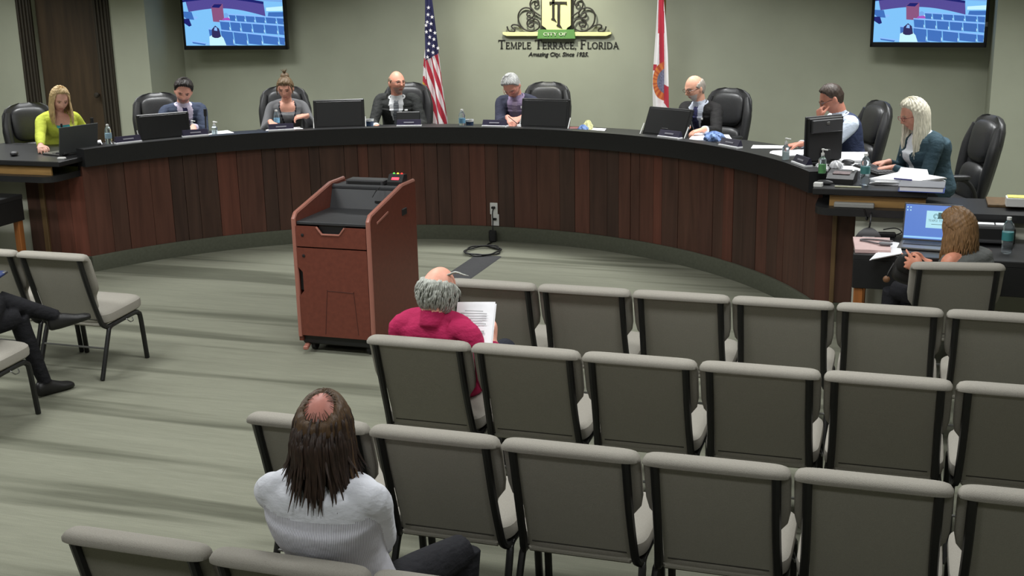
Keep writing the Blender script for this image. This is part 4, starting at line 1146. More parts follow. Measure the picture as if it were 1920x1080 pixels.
# ================================================================== executive chairs on the platform
def exec_chair():
    ch = thing('executive_chair', 'x', 'chair')
    one('seat', ball(.26, .25, .06, 30, 12, .5, .45), M_leather, ch, T(0, .02, .42))
    tilt = T(0, -.235, .41, rx=math.radians(11))
    rings = []
    for z, hw, hd in ((.0, .16, .03), (.04, .20, .045), (.15, .235, .05), (.35, .262, .05), (.5, .268, .052), (.6, .252, .052), (.66, .215, .045), (.695, .15, .033), (.71, .07, .012)):
        rings.append([(hw * math.copysign(abs(math.cos(t)) ** .75, math.cos(t)), -.03 + hd * math.sin(t) + .05 * (abs(math.cos(t)) ** 2) * .8, z) for t in np.linspace(0, 2 * math.pi, 32, endpoint=False)])
    MB().add(loft(rings)).build('back_shell', M_leather, ch, 60, tilt)
    one('head_cushion', ball(.185, .055, .165, 28, 14, .6, .6), M_leather, ch, tilt @ T(0, .018, .50))
    one('lumbar_cushion', ball(.19, .065, .15, 28, 14, .6, .6), M_leather, ch, tilt @ T(0, .02, .18))
    for s in (-1, 1):
        one('side_bolster', tube(smooth_path([(s * .19, .01, .02), (s * .225, .03, .2), (s * .235, .03, .45), (s * .20, .02, .62)], 6), [.03, .042, .045, .03], 12), M_leather, ch, tilt)
        one('arm_bracket', tube(smooth_path([(s * .27, -.16, .40), (s * .295, -.14, .55), (s * .295, -.05, .655), (s * .295, .14, .655), (s * .29, .2, .60), (s * .27, .19, .42)], 5), .018, 10), M_blackmat, ch)
        one('arm_pad', ball(.035, .15, .022, 16, 8, .7, .5), M_leather, ch, T(s * .295, .045, .675))
    one('column', lathe([(.05, .06), (.05, .1), (.028, .11), (.028, .345), (.12, .355), (.12, .375)], 16), M_blackmat, ch)
    for k in range(5):
        a = k * 2 * math.pi / 5
        one('base_arm', tube([(0, 0, .09), (math.cos(a) * .29, math.sin(a) * .29, .062)], [.03, .017], 8), M_blackmat, ch)
        one('caster', ball(.024, .02, .026, 12, 8), M_blackmat, ch, T(math.cos(a) * .29, math.sin(a) * .29, .0265))
    return ch
ec0 = exec_chair(); ec_used = [False]
def exec_at(u, v, ztop, label, fdir=None, R=None):
    """place by where the top of the backrest shows in the photograph"""
    p = onz(u, v, ztop) if R is None else oncyl(u, v, R)
    f = Vector(fdir).normalized() if fdir else (Vector((CX, CY, 0)) - Vector((p.x, p.y, 0))).normalized()
    rz = math.atan2(-f.x, f.y); c = Vector((p.x, p.y, 0)) + Vector((f.x, f.y, 0)) * .375
    M = T(c.x, c.y, PZ, rz)
    if not ec_used[0]:
        ec_used[0] = True; ec0.matrix_local = M; ec0['label'] = label; ec0['group'] = 'executive chairs on the dais'; return ec0
    return dup(ec0, M, label, 'executive chairs on the dais')

# ================================================================== who sits where
def cdir(p): return ((CX - p.x), (CY - p.y))
WT = ZT
# ---- yellow jacket
H = oncyl(112, 186, 4.368); f = cdir(H)
hl = onz(163, 262, 1.086)
hb = hair_mat('blonde', (196, 168, 122))
def hair_long(colm, n, length, th=.016, start=(1.0, 2 * math.pi - 1.0), rad=.010, mask=m_short_high, seed=2, wave=.012, part=(0, .2), flare=1.14):
    def mk(root, RI, HM, hs):
        hair_shell(colm, mask, 'hair', th)(root, RI, HM, hs); locks(root, RI, HM, hs, colm, n, length, start, rad=rad, seed=seed, wave=wave, part=part, flare=flare)
    return mk
person('person', 'person with long blonde hair in a bright yellow jacket behind an open laptop', H, (.80, -.60), f, pitch=26, roll=-4,
       seat=.79, hands={-1: dict(pos=onz(156, 258, 1.086), d=(.75, -.75, -.1), n=(0, 0, -1), curl=.35), 1: dict(pos=on_arc(arc_angle(H) - .10, 3.99, 1.09), d=(.75, -.75, -.1), n=(0, 0, -1), curl=.4)},
       outfit=plain(cloth('yellow', (192, 202, 76)), cloth('dark_slacks', (40, 40, 46)), neck_v=.83, inner=cloth('teal', (70, 160, 165)), v0=.50, vw=.085), skin=(208, 158, 140),
       hair=hair_long(hb, 130, .22, rad=.007, start=(.95, 2 * math.pi - .95)), brow=(140, 110, 80), female=True, build=1.06, spine=.53)
exec_at(46, 190, 1.457, 'black leather executive chair behind the person in yellow', R=4.98)
# ---- navy suit
H = oncyl(344, 172, 4.349); f = cdir(H)
person('person', 'person with short dark hair and navy suit looking down beside a black monitor', H, (.52, -.85), f, pitch=24, roll=-8,
       seat=.79, hands={-1: dict(pos=oncyl(362, 238, 4.047), d=(.45, -.9, -.25), n=(0, 0, -1), curl=.5), 1: dict(pos=on_arc(arc_angle(H) - .08, 4.02, 1.095), d=f + (-.2,), n=(0, 0, -1), curl=.5)},
       outfit=suit(cloth('navy_suit', (58, 66, 84)), cloth('lilac_shirt', (196, 186, 205)), cloth('navy_tie', (34, 32, 66))), skin=(206, 150, 132), beard=(164, 128, 116),
       hair=hair_shell(hair_mat('dark_brown', (40, 34, 31)), m_crop, th=.026, rough=.15), brow=(50, 40, 36), build=1.05)
exec_at(292, 173, 1.457, 'black leather executive chair behind the navy suited person', R=4.98)
# ---- grey cardigan
H = oncyl(535, 166, 4.368); f = cdir(H)
hbr = hair_mat('brown_up', (104, 84, 60))
def hair_bun(root, RI, HM, hs):
    hair_shell(hbr, m_short, 'hair', .014)(root, RI, HM, hs)
    one('bun', ball(.045, .04, .035, 20, 12), hbr, root, RI @ HM @ T(0, -.055, .115))
    mb = MB(); rn = random.Random(3)
    for k in range(14):
        a = rn.uniform(0, 6.28); d = Vector((math.cos(a) * .03, math.sin(a) * .02, .05))
        mb.add(tube(smooth_path([Vector((0, -.05, .13)), Vector((0, -.05, .14)) + d * .6, Vector((0, -.05, .13)) + d * rn.uniform(.9, 1.3)], 3), [.004, .003, .001], 5))
    for s in (-1, 1):
        mb.add(tube(smooth_path([(s * .06, .06, .07), (s * .076, .062, .03), (s * .08, .05, -.02), (s * .078, .045, -.05)], 4), [.008, .008, .006, .002], 6))
    mb.build('loose_strands', hbr, root, M=RI @ HM)
person('person', 'person with hair tied up wearing a grey cardigan with dark edging', H, (.32, -.94), f, pitch=20,
       seat=.79, hands={-1: dict(pos=oncyl(574, 217, 4.066), d=(-.85, -.35, -.1), n=(.2, .4, -.8), curl=.6), 1: dict(pos=oncyl(508, 229, 4.066), d=(.7, -.6, -.35), n=(0, 0, -1), curl=.35)},
       outfit=plain(cloth('grey_cardigan', (112, 112, 114), vs=(200, 200, 200)), cloth('dark_slacks', (40, 40, 46)), neck_v=.84, inner=cloth('grey_top', (128, 128, 130)), v0=.3, vw=.078, edge=cloth('dark_edging', (38, 38, 46))),
       skin=(192, 140, 120), hair=hair_bun, brow=(96, 74, 56), female=True, build=1.03)
exec_at(531, 162, 1.457, 'black leather executive chair behind the person in the grey cardigan', R=4.98)
# ---- dark suit, bald, looking aside
H = oncyl(744, 156, 4.444); f = cdir(H)
M_tie1 = mat('tie_grey_stripe', C(120, 124, 130), .7, var=.75, vscale=(8, 8, 130))
person('person', 'bald bearded person in a charcoal suit turning aside in front of the striped flag', H, (.80, -.60), (.25, -.97), pitch=-2,
       seat=.79, spine=.60, hands={-1: dict(pos=oncyl(775, 236, 4.160), d=(.2, -.9, -.3), n=(0, 0, -1), curl=.5), 1: dict(pos=oncyl(706, 238, 4.122), d=(.2, -.9, -.3), n=(0, 0, -1), curl=.5)},
       outfit=suit(cloth('charcoal_suit', (50, 51, 50)), cloth('white_shirt', (225, 226, 228)), M_tie1, vw=.07), skin=(200, 138, 116), beard=(178, 142, 128), brow=(120, 90, 74),
       hair=hair_shell(hair_mat('cropped', (128, 104, 84)), m_fringe, th=.006, rough=.1), glasses=(120, 110, 100), build=1.08, shrug=.03, extra=badge(-.11, .13, (.034, .016), fwd=.115))
exec_at(764, 161, 1.457, 'black leather executive chair behind the charcoal suited person', R=4.98)
# ---- grey hair, writing
H = oncyl(960, 162, 4.274); f = cdir(H)
person('person', 'silver-haired person in a navy blazer bent over writing on paper', H, (-.12, -.99), (-.02, -1), pitch=44, roll=6,
       seat=.79, hands={-1: dict(pos=oncyl(976, 221, 4.009), d=(-.65, -.7, -.4), n=(-.4, .1, -.9), curl=.8), 1: dict(pos=oncyl(953, 221, 4.009), d=(.65, -.7, -.4), n=(.4, .1, -.9), curl=.85)},
       outfit=suit(cloth('blue_black_blazer', (60, 62, 78)), cloth('mauve_shirt', (146, 130, 158)), cloth('mauve_placket', (154, 138, 160)), vw=.08, cuff=False), skin=(200, 142, 124),
       hair=hair_shell(hair_mat('silver', (176, 176, 174)), m_crop, th=.024, rough=.2), brow=(150, 140, 135), glasses=(160, 70, 70), build=1.04, maxoff=.2, extra=badge(-.10, .10, (.026, .022)))
exec_at(1028, 156, 1.457, 'black leather executive chair behind the silver-haired person', R=4.98)
# ---- bald with white beard
H = oncyl(1303, 166, 4.368); f = cdir(H)
M_tie2 = mat('tie_navy_stripe', C(64, 66, 110), .7, var=.9, vscale=(30, 8, 45))
person('person', 'bald bearded person in a black suit with striped navy tie and glasses', H, (-.72, -.69), (-.42, -.9), pitch=16,
       seat=.79, spine=.60, hands={-1: dict(pos=oncyl(1318, 243, 4.028), d=(-.85, -.5, -.2), n=(0, 0, -1), curl=.5), 1: dict(pos=oncyl(1288, 243, 3.990), d=(-.7, -.7, -.2), n=(0, 0, -1), curl=.5)},
       outfit=suit(cloth('black_suit', (38, 37, 37)), cloth('pale_shirt', (206, 212, 226)), M_tie2, vw=.08), skin=(212, 158, 134), beard=(206, 196, 190), brow=(170, 150, 140),
       hair=hair_shell(hair_mat('grey_fringe', (160, 152, 142)), m_fringe, th=.008, rough=.1), glasses=(90, 70, 60), build=1.06, extra=badge(-.105, .14, (.02, .02), fwd=.115))
exec_at(1372, 170, 1.457, 'black leather executive chair behind the person in the black suit', R=4.98)
# ---- vest, hand to face
H = oncyl(1560, 186, 4.349)
f7 = (-.86, -.5)
person('person', 'person in a navy waistcoat and pale shirt sleeves resting face on one hand', H, (-.97, -.25), f7, pitch=26,
       seat=.79, hands={-1: dict(pos=H + Vector((-.075, -.10, -.165)), d=(-.22, .35, .85), n=(.75, .55, -.1), curl=1.0, hint=(.3, -.3, -1.0)), 1: dict(pos=oncyl(1500, 270, 4.103), d=(-.95, -.2, -.15), n=(0, 0, -1), curl=.45)},
       outfit=suit(cloth('waistcoat', (54, 62, 88)), cloth('pale_blue_shirt', (198, 208, 222)), cloth('dark_tie', (58, 62, 74)), vest=True, pants=cloth('dark_slacks', (40, 40, 46))), skin=(178, 120, 100),
       hair=hair_shell(hair_mat('brown_short', (56, 44, 36)), m_crop, th=.014, rough=.12), brow=(60, 46, 38), glasses=(40, 34, 32), build=1.02)
exec_at(1652, 196, 1.457, 'black leather executive chair behind the person in the waistcoat', (-.9, -.45), R=4.98)
# ---- white hair, teal blazer
H = oncyl(1713, 216, 4.311)
person('person', 'person with long white hair and a dark teal blazer typing at a keyboard', H, (-.90, -.42), (-.86, -.5), pitch=20,
       seat=.79, hands={-1: dict(pos=onz(1672, 314, 1.086), d=(-.95, -.1, -.15), n=(0, 0, -1), curl=.45), 1: dict(pos=onz(1664, 304, 1.086), d=(-.95, -.25, -.15), n=(0, 0, -1), curl=.45)},
       outfit=suit(cloth('teal_blazer', (58, 78, 88)), cloth('white_blouse', (222, 226, 232)), None, cuff=False, vw=.06, pants=cloth('dark_slacks', (40, 40, 46))), skin=(196, 142, 122),
       hair=hair_long(hair_mat('white', (226, 220, 200), .15), 170, .30, th=.024, seed=5, rad=.009, flare=1.22, start=(1.3, 2 * math.pi - 1.3)), brow=(170, 150, 130), glasses=(150, 80, 76), female=True, build=1.24, spine=.50)
exec_at(1862, 224, 1.457, 'black leather executive chair pushed back behind the white-haired person', (-.93, -.36), R=5.08)

# ---- man in the crimson shirt, front rows
H = onz(822, 547, 1.05)
hgrey = hair_mat('grey_ring', (164, 166, 158))
def hair_ring(root, RI, HM, hs):
    def msk(x, y, z):
        lo = np.interp(y, [-1, -.55, -.1, .15, .4], [-.72, -.7, -.25, .0, .2]); hi = np.interp(y, [-1, -.6, -.2, .2, .5], [.36, .42, .42, .3, .0])
        return ss(-.06, .06, z - lo) * ss(-.12, .10, hi - z) * ss(.62, .4, y)
    hair_shell(hgrey, msk, 'hair', .016, rough=.2)(root, RI, HM, hs)
    mb = MB(); rn = random.Random(9)
    for k in range(420):
        a = rn.uniform(1.15, 2 * math.pi - 1.15); z = rn.uniform(-.5, .42); c = math.sqrt(1 - z * z)
        q = lambda zz, fl: Vector((HA * math.sin(a) * math.sqrt(1 - zz * zz) * fl, HB * math.cos(a) * math.sqrt(1 - zz * zz) * fl, HH * zz)) * hs
        z2 = max(-.9, z - rn.uniform(.3, .5))
        mb.add(tube(smooth_path([q(z, 1.02), q((z + z2) / 2, 1.24 + rn.uniform(-.03, .06)), q(z2, 1.22 + rn.uniform(-.06, .16))], 3), [.0035, .004, .0008], 5))
    mb.add(tube(smooth_path([(.05, -.02, .085), (.085, -.01, .105), (.125, 0, .10), (.155, .005, .098)], 4), [.012, .012, .008, .002], 7, flat=.5))
    mb.build('hair_tufts', hgrey, root, 80, RI @ HM)
pel = (-2.165, 5.60)
person('person', 'balding grey-haired person in a crimson shirt holding papers, seen from behind', H, (.25, .97), (.08, 1), pitch=22,
       seat=.455, floor=0, pelvis=pel, hands={1: dict(pos=onz(924, 640, .78), d=(-.15, .8, .5), n=(-.95, -.2, .1), curl=.7, hint=(.5, .25, -1)), -1: dict(pos=onz(889, 606, .90) + Vector((-.15, -.12, -.15)), d=(.35, .75, .5), n=(.9, -.3, .2), curl=.7, hint=(-.3, .1, -1))},
       outfit=plain(cloth('crimson', (176, 40, 86)), cloth('dark_jeans', (46, 48, 56))), skin=(218, 158, 138), hair=hair_ring, brow=(150, 140, 130), build=1.10, voxel=.007)
pp = MB()
pc = onz(889, 606, .90)
pa = thing('paper_sheets', 'white printed sheets held up by the person in the crimson shirt', 'paper', (pc.x, pc.y, .80))
pf = frame((0, 0, pc.z - .80), Vector((.96, .20, -.02)).normalized(), Vector((-.13, .72, .68)).normalized(), Vector((.15, -.66, .73)).normalized())
gv = [(x, y, .012 * math.sin(6 * x + 3 * y)) for y in np.linspace(-.12, .12, 9) for x in np.linspace(-.095, .095, 9)]
gf = [(j * 9 + i, j * 9 + i + 1, j * 9 + i + 10, j * 9 + i + 9) for j in range(8) for i in range(8)]
for dz, nm in ((0, 'sheet'), (-.003, 'sheet')): one(nm, (np.array(gv) + np.array((dz * -2, dz * 3, dz)), gf), M_paper, pa, pf)
mb = MB()
for k in range(9):
    w = .13 if k % 4 else .09
    if k < 6: mb.add(box(w, .006, .0004), T(-.005, .06 - k * .014, .0135 + .012 * math.sin(3 * (.06 - k * .014))))
mb.add(box(.04, .016, .0004), T(.035, -.055, .012)); o = mb.build('printed_lines', M_ink, pa, 0, pf); o['kind'] = 'stuff'

# ---- long-haired person in the striped shirt, nearest rows
M_stripe = None
def stripe_material():
    m = bpy.data.materials.new('cloth_pinstripe'); m.use_nodes = True; nt = m.node_tree; N = nt.nodes; L = nt.links; b = N['Principled BSDF']
    b.inputs['Roughness'].default_value = .85; b.inputs['Specular IOR Level'].default_value = .15
    tc_ = N.new('ShaderNodeTexCoord'); gr = N.new('ShaderNodeTexGradient'); gr.gradient_type = 'RADIAL'
    L.new(tc_.outputs['Object'], gr.inputs['Vector'])
    m1 = N.new('ShaderNodeMath'); m1.operation = 'MULTIPLY'; m1.inputs[1].default_value = 2 * math.pi * 360; L.new(gr.outputs['Fac'], m1.inputs[0])
    m2 = N.new('ShaderNodeMath'); m2.operation = 'SINE'; L.new(m1.outputs[0], m2.inputs[0])
    m3 = N.new('ShaderNodeMath'); m3.operation = 'MULTIPLY_ADD'; m3.inputs[1].default_value = .5; m3.inputs[2].default_value = .5; L.new(m2.outputs[0], m3.inputs[0])
    r = N.new('ShaderNodeValToRGB'); L.new(m3.outputs[0], r.inputs['Fac'])
    e = r.color_ramp.elements; e[0].position = .2; e[0].color = C(156, 154, 164); e[1].position = .6; e[1].color = C(232, 232, 240); L.new(r.outputs['Color'], b.inputs['Base Color'])
    nz = N.new('ShaderNodeTexNoise'); nz.inputs['Scale'].default_value = 9; nz.inputs['Detail'].default_value = 3; L.new(tc_.outputs['Object'], nz.inputs['Vector'])
    bp = N.new('ShaderNodeBump'); bp.inputs['Strength'].default_value = .5; bp.inputs['Distance'].default_value = .03; L.new(nz.outputs['Fac'], bp.inputs['Height']); L.new(bp.outputs['Normal'], b.inputs['Normal'])
    return m
H = onz(606, 806, 1.205)
hdk = hair_mat('dark_brown_long', (54, 39, 31), .45)
hlt = hair_mat('light_brown_crown', (88, 66, 44), .35)
def hair_crown(root, RI, HM, hs):
    cdir_ = Vector((.04, -.60, .80)).normalized()
    def bald(v): return math.degrees(math.acos(max(-1, min(1, v.normalized().dot(cdir_)))))
    def msk(x, y, z): return m_short(x, y, z) * ss(20, 42, bald(Vector((x * .9, y, z))))
    hair_shell(hlt, msk, 'hair', .012, rough=.15)(root, RI, HM, hs)
    rn = random.Random(21); R3 = HM.to_3x3(); o = HM.translation
    groups = {'hair_locks': (hdk, MB()), 'crown_locks': (hlt, MB())}
    n = 0
    while n < 620:
        d_ = Vector((rn.gauss(0, 1), rn.gauss(0, 1), rn.gauss(0, 1))).normalized()
        if d_.z < -.35 or bald(d_) < 23 or (d_.y > .75): continue
        n += 1
        a = math.atan2(d_.x, d_.y)
        if abs(a) < .5: a = math.copysign(.5 + rn.random() * .5, d_.x)
        if abs(a) > 2.0 and d_.z > .42: continue
        if d_.z > .8: a = math.copysign(min(abs(a), 1.75), d_.x)
        def q(zz, fl): c_ = math.sqrt(max(0, 1 - zz * zz)); return o + R3 @ (Vector((HA * math.sin(a) * c_ * fl, HB * math.cos(a) * c_ * fl, HH * zz)) * hs)
        st = o + R3 @ (Vector((HA * d_.x, HB * d_.y, HH * d_.z)) * hs * 1.04); P = [st]
        for zz in (.6, .3, 0.0, -.3):
            if zz < d_.z - .1: P.append(q(zz, (1.16 if zz > -.2 else 1.30) + rn.uniform(-.06, .07)))
        out = R3 @ Vector((math.sin(a), math.cos(a), 0)); out.z = 0; out.normalize()
        L_ = rn.uniform(.07, .22); last = P[-1]; sw = Vector((rn.uniform(-1, 1), rn.uniform(-.6, .6), 0)) * .02; fl_ = rn.uniform(-.012, .03)
        for t in (.35, .7, 1.0): P.append(last - UP * L_ * t + sw * t * t + out * fl_ * t * t)
        nm = 'crown_locks' if d_.z > .55 and rn.random() < .55 else 'hair_locks'
        groups[nm][1].add(tube(smooth_path(P, 3), [.003, .0045, .0055, .0055, .004, .0008], 5, flat=.7))
    for k in range(46):                                        # sparse hairs over the rim of the bare crown
        th = rn.uniform(0, 6.283); e1 = cdir_.orthogonal().normalized(); e2 = cdir_.cross(e1)
        P = []
        for g_ in (rn.uniform(17, 27), 32, 38):
            g = math.radians(g_); dv = cdir_ * math.cos(g) + (e1 * math.cos(th) + e2 * math.sin(th)) * math.sin(g)
            P.append(o + R3 @ (Vector((HA * dv.x, HB * dv.y, HH * dv.z)) * hs * (1.015 + .05 * (g_ - 12) / 26)))
        groups['crown_locks'][1].add(tube(smooth_path(P, 2), [.0005, .0012, .0014], 4))
    for nm, (cm, mb) in groups.items(): mb.build(nm, cm, root, 80, RI)
pel = (-1.69, 3.31)
M_yoke = cloth('pale_yoke', (230, 232, 240), vs=(11, 11, 18), var=.03)
MATS['pin'] = stripe_material()
person('person', 'person with long brown hair thinning at the crown in a pale pinstriped shirt', H, (-.12, 1), (-.06, 1), pitch=10, roll=2,
       seat=.455, floor=0, pelvis=pel, hands={-1: dict(pos=(-1.78, 3.52, .64), d=(.5, .8, -.1), n=(0, 0, -1), curl=.4, hint=(-.6, -.2, -1)), 1: dict(pos=(-1.64, 3.50, .64), d=(-.6, .7, -.1), n=(0, 0, -1), curl=.4, hint=(.7, -.25, -1))},
       outfit=plain(MATS['pin'], cloth('black_trousers', (38, 38, 42)), yoke=M_yoke), skin=(186, 124, 112), hair=hair_crown, female=True, build=1.13, voxel=.006, shrug=.01,
       legs={-1: dict(knee=(-1.82, 3.80, .55)), 1: dict(knee=(-1.44, 3.74, .54))})

# ---- person at the staff desk
H = onz(1797, 428, 1.0)
hbn = hair_mat('brown_long', (122, 92, 60), .35)
ch_c = ((wl.x + wr.x) / 2, (wl.y + wr.y) / 2)
pel = (H.x + .05, H.y + .03)
fdk = (-.70, .71)
hp_ = onz(1712, 500, .78)
person('person', 'person with long brown hair in a sleeveless grey top at the staff desk', H, (-.90, .43), fdk, pitch=24,
       seat=.455, floor=0, pelvis=pel, hands={-1: dict(pos=hp_ + Vector((.06, -.02, -.01)), d=(-.8, .1, .35), n=(.1, .95, .1), curl=.25, spread=.35, hint=(-.2, .1, -.9)), 1: dict(pos=hp_ + Vector((.08, .12, 0)), d=(-.9, .1, .1), n=(0, -.9, -.1), curl=.5)},
       outfit=plain(cloth('grey_sleeveless', (96, 98, 96)), cloth('black_trousers', (38, 38, 42)), sleeves=False), skin=(200, 136, 112),
       hair=hair_long(hbn, 190, .20, th=.018, seed=8, rad=.0065), brow=(100, 80, 60), female=True, voxel=.006,
       legs={-1: dict(knee=(pel[0] - .40, pel[1] + .14, .55), ankle=(pel[0] - .46, pel[1] + .22, .085)), 1: dict(knee=(pel[0] - .34, pel[1] + .30, .55), ankle=(pel[0] - .36, pel[1] + .38, .085))})
bag = thing('handbag', 'black handbag with a gold clasp held on the lap at the staff desk', 'bag', (hp_.x - .02, hp_.y + .07, .62))
one('pouch', ball(.10, .05, .09, 24, 14, .6, .7), mat('bag_leather', C(30, 29, 28), .5, var=.2, vscale=(60, 60, 60)), bag, T(0, 0, .12, rz=.3, ry=.35))
one('flap', ball(.085, .02, .06, 20, 12, .6, .7), MATS['bag_leather'], bag, T(.005, -.045, .165, rz=.3, ry=.35))
one('clasp', ball(.012, .006, .010, 10, 8), mat('clasp_metal', C(190, 180, 160), .3, metal=.8), bag, T(-.02, -.068, .15))
one('charm', ball(.022, .016, .022, 12, 8), mat('charm_wood', C(120, 84, 56), .5), bag, T(-.13, -.02, .06))
one('strap', tube(smooth_path([(-.09, 0, .16), (-.12, -.02, .10), (-.125, -.02, .07)], 4), .006, 6), MATS['bag_leather'], bag)

# ---- crossed legs at the picture edge (the rest of the person sits beyond it)
pel = (-5.22, 5.50)
person('person', 'person in black trousers and shoes sitting with crossed legs on the aisle chair', (-5.26, 5.44, 1.26), (.1, 1), (.05, 1), pitch=12,
       seat=.455, floor=0, pelvis=pel, hands={-1: dict(pos=(-5.46, 5.76, .74), d=(.4, .8, -.1), n=(.3, 0, -.9), curl=.5), 1: dict(pos=(-5.34, 5.70, .75), d=(-.3, .85, .1), n=(-.4, 0, -.9), curl=.5)},
       outfit=suit(cloth('black_suit', (38, 37, 37)), cloth('white_shirt', (225, 226, 228)), cloth('dark_tie', (58, 62, 74)), pants=cloth('black_dress_trousers', (30, 30, 33))), skin=(200, 146, 124),
       hair=hair_shell(hair_mat('brown_short', (64, 50, 40)), m_short, th=.013), voxel=.008,
       legs={-1: dict(knee=(-5.20, 5.93, .53), ankle=(-5.12, 6.02, .085), toe=(.35, .94, 0)), 1: dict(knee=(-5.30, 5.90, .645), ankle=(-5.05, 6.12, .50), toe=(.75, .6, .22), footup=(-.3, -.1, .9))})
tb = thing('blue_folder', 'dark blue folder resting on the crossed legs of the person in black', 'folder', (-5.37, 5.86, .77))
one('cover', box(.20, .26, .015, .003), mat('folder_blue', C(44, 56, 96), .4), tb, T(0, 0, .012, rx=math.radians(12))); one('corner_clip', box(.02, .03, .018, .003), M_steel, tb, T(.09, .11, .036, rx=math.radians(12)))

# ================================================================== things on the dais
def on_top(u, v, z=WT): return onz(u, v, z)
def face_rz(p): a = arc_angle(p); return -a           # local -y looks at the middle of the room
def nameplate(u, v, label, w=.236, R=RD - .015):
    a = arc_angle(onz(u, v, ZR)); p = on_arc(a, R, ZR)
    t = thing('nameplate', label, 'nameplate', T(p.x, p.y, p.z, -a), 'nameplates along the rail')
    MB().add(prism([(-.03, 0), (.03, 0), (.012, .055), (.002, .055)], w)).build('plate', mat('nameplate_dark', C(52, 48, 70), .35), t, 0, frame((-w / 2, 0, .012), (0, 1, 0), (0, 0, 1), (1, 0, 0)))
    one('base_strip', box(w + .004, .070, .018, .003), M_paper, t, T(0, -.005, .009))
    one('engraved_line', box(w * .42, .002, .012), mat('engraving', C(150, 148, 160), .5), t, T(0, -.0165, .042, rx=math.radians(-30)), smooth=0)
for u, v, lab in ((238, 268, 'dark nameplate on white base before the bottle and the navy suited person'), (371, 258, 'dark nameplate on white base before the hand of the navy suited person'),
                  (529, 247, 'dark nameplate on white base before the person in the grey cardigan'), (764, 240, 'dark nameplate on white base before the charcoal suited person'),
                  (920, 241, 'dark nameplate on white base before the silver-haired person'), (1251, 260, 'dark nameplate on white base leaning against the tilted monitor'),
                  (1360, 277, 'dark nameplate on white base beside the blue cloth'), (1479, 311, 'dark nameplate on white base near the clear pump bottle')):
    nameplate(u, v, lab)
def monitor(u0, u1, vtop, R, label, tilt=18, h=.30, rz_extra=0.0, stand=True, zbase=WT):
    a = arc_angle(oncyl((u0 + u1) / 2, vtop + 20, R)); p = on_arc(a, R, zbase)
    pl, pr = oncyl(u0, vtop + 10, R), oncyl(u1, vtop + 10, R); w = (pl - pr).length
    t = thing('desk_monitor', label, 'monitor', T(p.x, p.y, p.z, -a + rz_extra), 'black monitors on the dais')
    tm = Matrix.Rotation(math.radians(-tilt), 4, 'X')
    one('shell', box(w, .028, h, .008), M_screenback, t, T(0, 0, .03) @ tm @ T(0, 0, h / 2))
    one('screen', box(w - .03, .002, h - .04), mat('monitor_glass', C(30, 38, 52), .2, emit=C(70, 90, 120), estr=.3), t, T(0, 0, .03) @ tm @ T(0, .0152, h / 2), smooth=0)
    one('rear_cover', box(w * .9, .006, h * .86, .003), M_screenback, t, T(0, 0, .03) @ tm @ T(0, -.015, h * .5))
    one('foot', box(w * .45, .16, .015, .004), M_blackmat, t, T(0, .04, .0085))
    one('neck', box(.07, .02, .10, .004), M_blackmat, t, T(0, .02, .06))
    if stand:
        for s in (-1, 1): one('stand_leg', tube([(s * (w / 2 + .004), -.055, .004), (s * (w / 2 + .004), .03, .135)], .005, 6), M_white, t)
    return t
monitor(259, 357, 211, 3.706, 'black monitor in front of the navy suited person', tilt=10, h=.25)
monitor(588, 684, 195, 3.735, 'black monitor between the grey cardigan and the charcoal suit', tilt=10, h=.284)
monitor(976, 1066, 195, 3.735, 'black monitor in front of the silver-haired person', tilt=10, h=.284)
monitor(1204, 1286, 208, 3.687, 'black monitor tilted back on pale stand legs before the bald bearded person', tilt=24, h=.274)
# small tablet in front of the charcoal suit
a = arc_angle(oncyl(765, 225, 3.782)); p = on_arc(a, 3.78, WT)
t = thing('tablet', 'small black tablet standing before the charcoal suited person', 'tablet', T(p.x, p.y, p.z, -a))
one('slab', box(.236, .014, .165, .006), M_screenback, t, T(0, 0, .004) @ Matrix.Rotation(math.radians(-14), 4, 'X') @ T(0, 0, .0875)); one('prop', box(.12, .10, .01, .003), M_blackmat, t, T(0, .06, .0055))
# laptop before the yellow jacket
def laptop(M, label, w=.36, d=.24, open_=105, lid=M_darkgrey, base=M_steel, screen=None, ang=0):
    t = thing('laptop', label, 'laptop', M)
    one('base', box(w, d, .016, .004), base, t, T(0, 0, .009)); one('keys', box(w * .86, d * .42, .003), M_blackmat, t, T(0, .03, .0185), smooth=0)
    L = T(0, d / 2 - .005, .016) @ Matrix.Rotation(math.radians(90 - open_), 4, 'X')
    one('lid', box(w, .009, d, .003), lid, t, L @ T(0, .004, d / 2))
    return t, L, w, d
p = onz(112, 290, WT); a = arc_angle(p)
t, L, w, d = laptop(T(p.x + .02, p.y + .12, WT, math.pi - a + .12), 'open grey laptop seen from behind before the person in yellow', .405, .245, 100, mat('laptop_grey', C(72, 74, 74), .45))
one('screen', box(w - .02, .002, d - .02), mat('laptop_glass', C(40, 50, 60), .2), t, L @ T(0, -.0015, d / 2), smooth=0)
def gooseneck(u, v, vtop, label, z=WT, R=None, thick=.006, lean=0):
    p = onz(u, v, z); t = thing('gooseneck_microphone', label, 'microphone', (p.x, p.y, z)); h = (v - vtop) / (CAM_F / (p - Vector((0, 0, CAM_H))).length) * 1.03
    one('base', box(.10, .12, .03, .01), M_blackmat, t, T(0, 0, .0155)); one('neck', tube([(0, 0, .03), (lean * .5, .005, h * .6), (lean, .01, h * .75)], thick, 8), M_blackmat, t)
    one('head', tube([(lean, .01, h * .72), (lean, .012, h)], thick * 2.0, 10), M_blackmat, t)
gooseneck(176, 274, 226, 'black gooseneck microphone between the yellow jacket and a water bottle', thick=.008)
gooseneck(387, 252, 208, 'black gooseneck microphone at the elbow of the navy suited person', thick=.008)
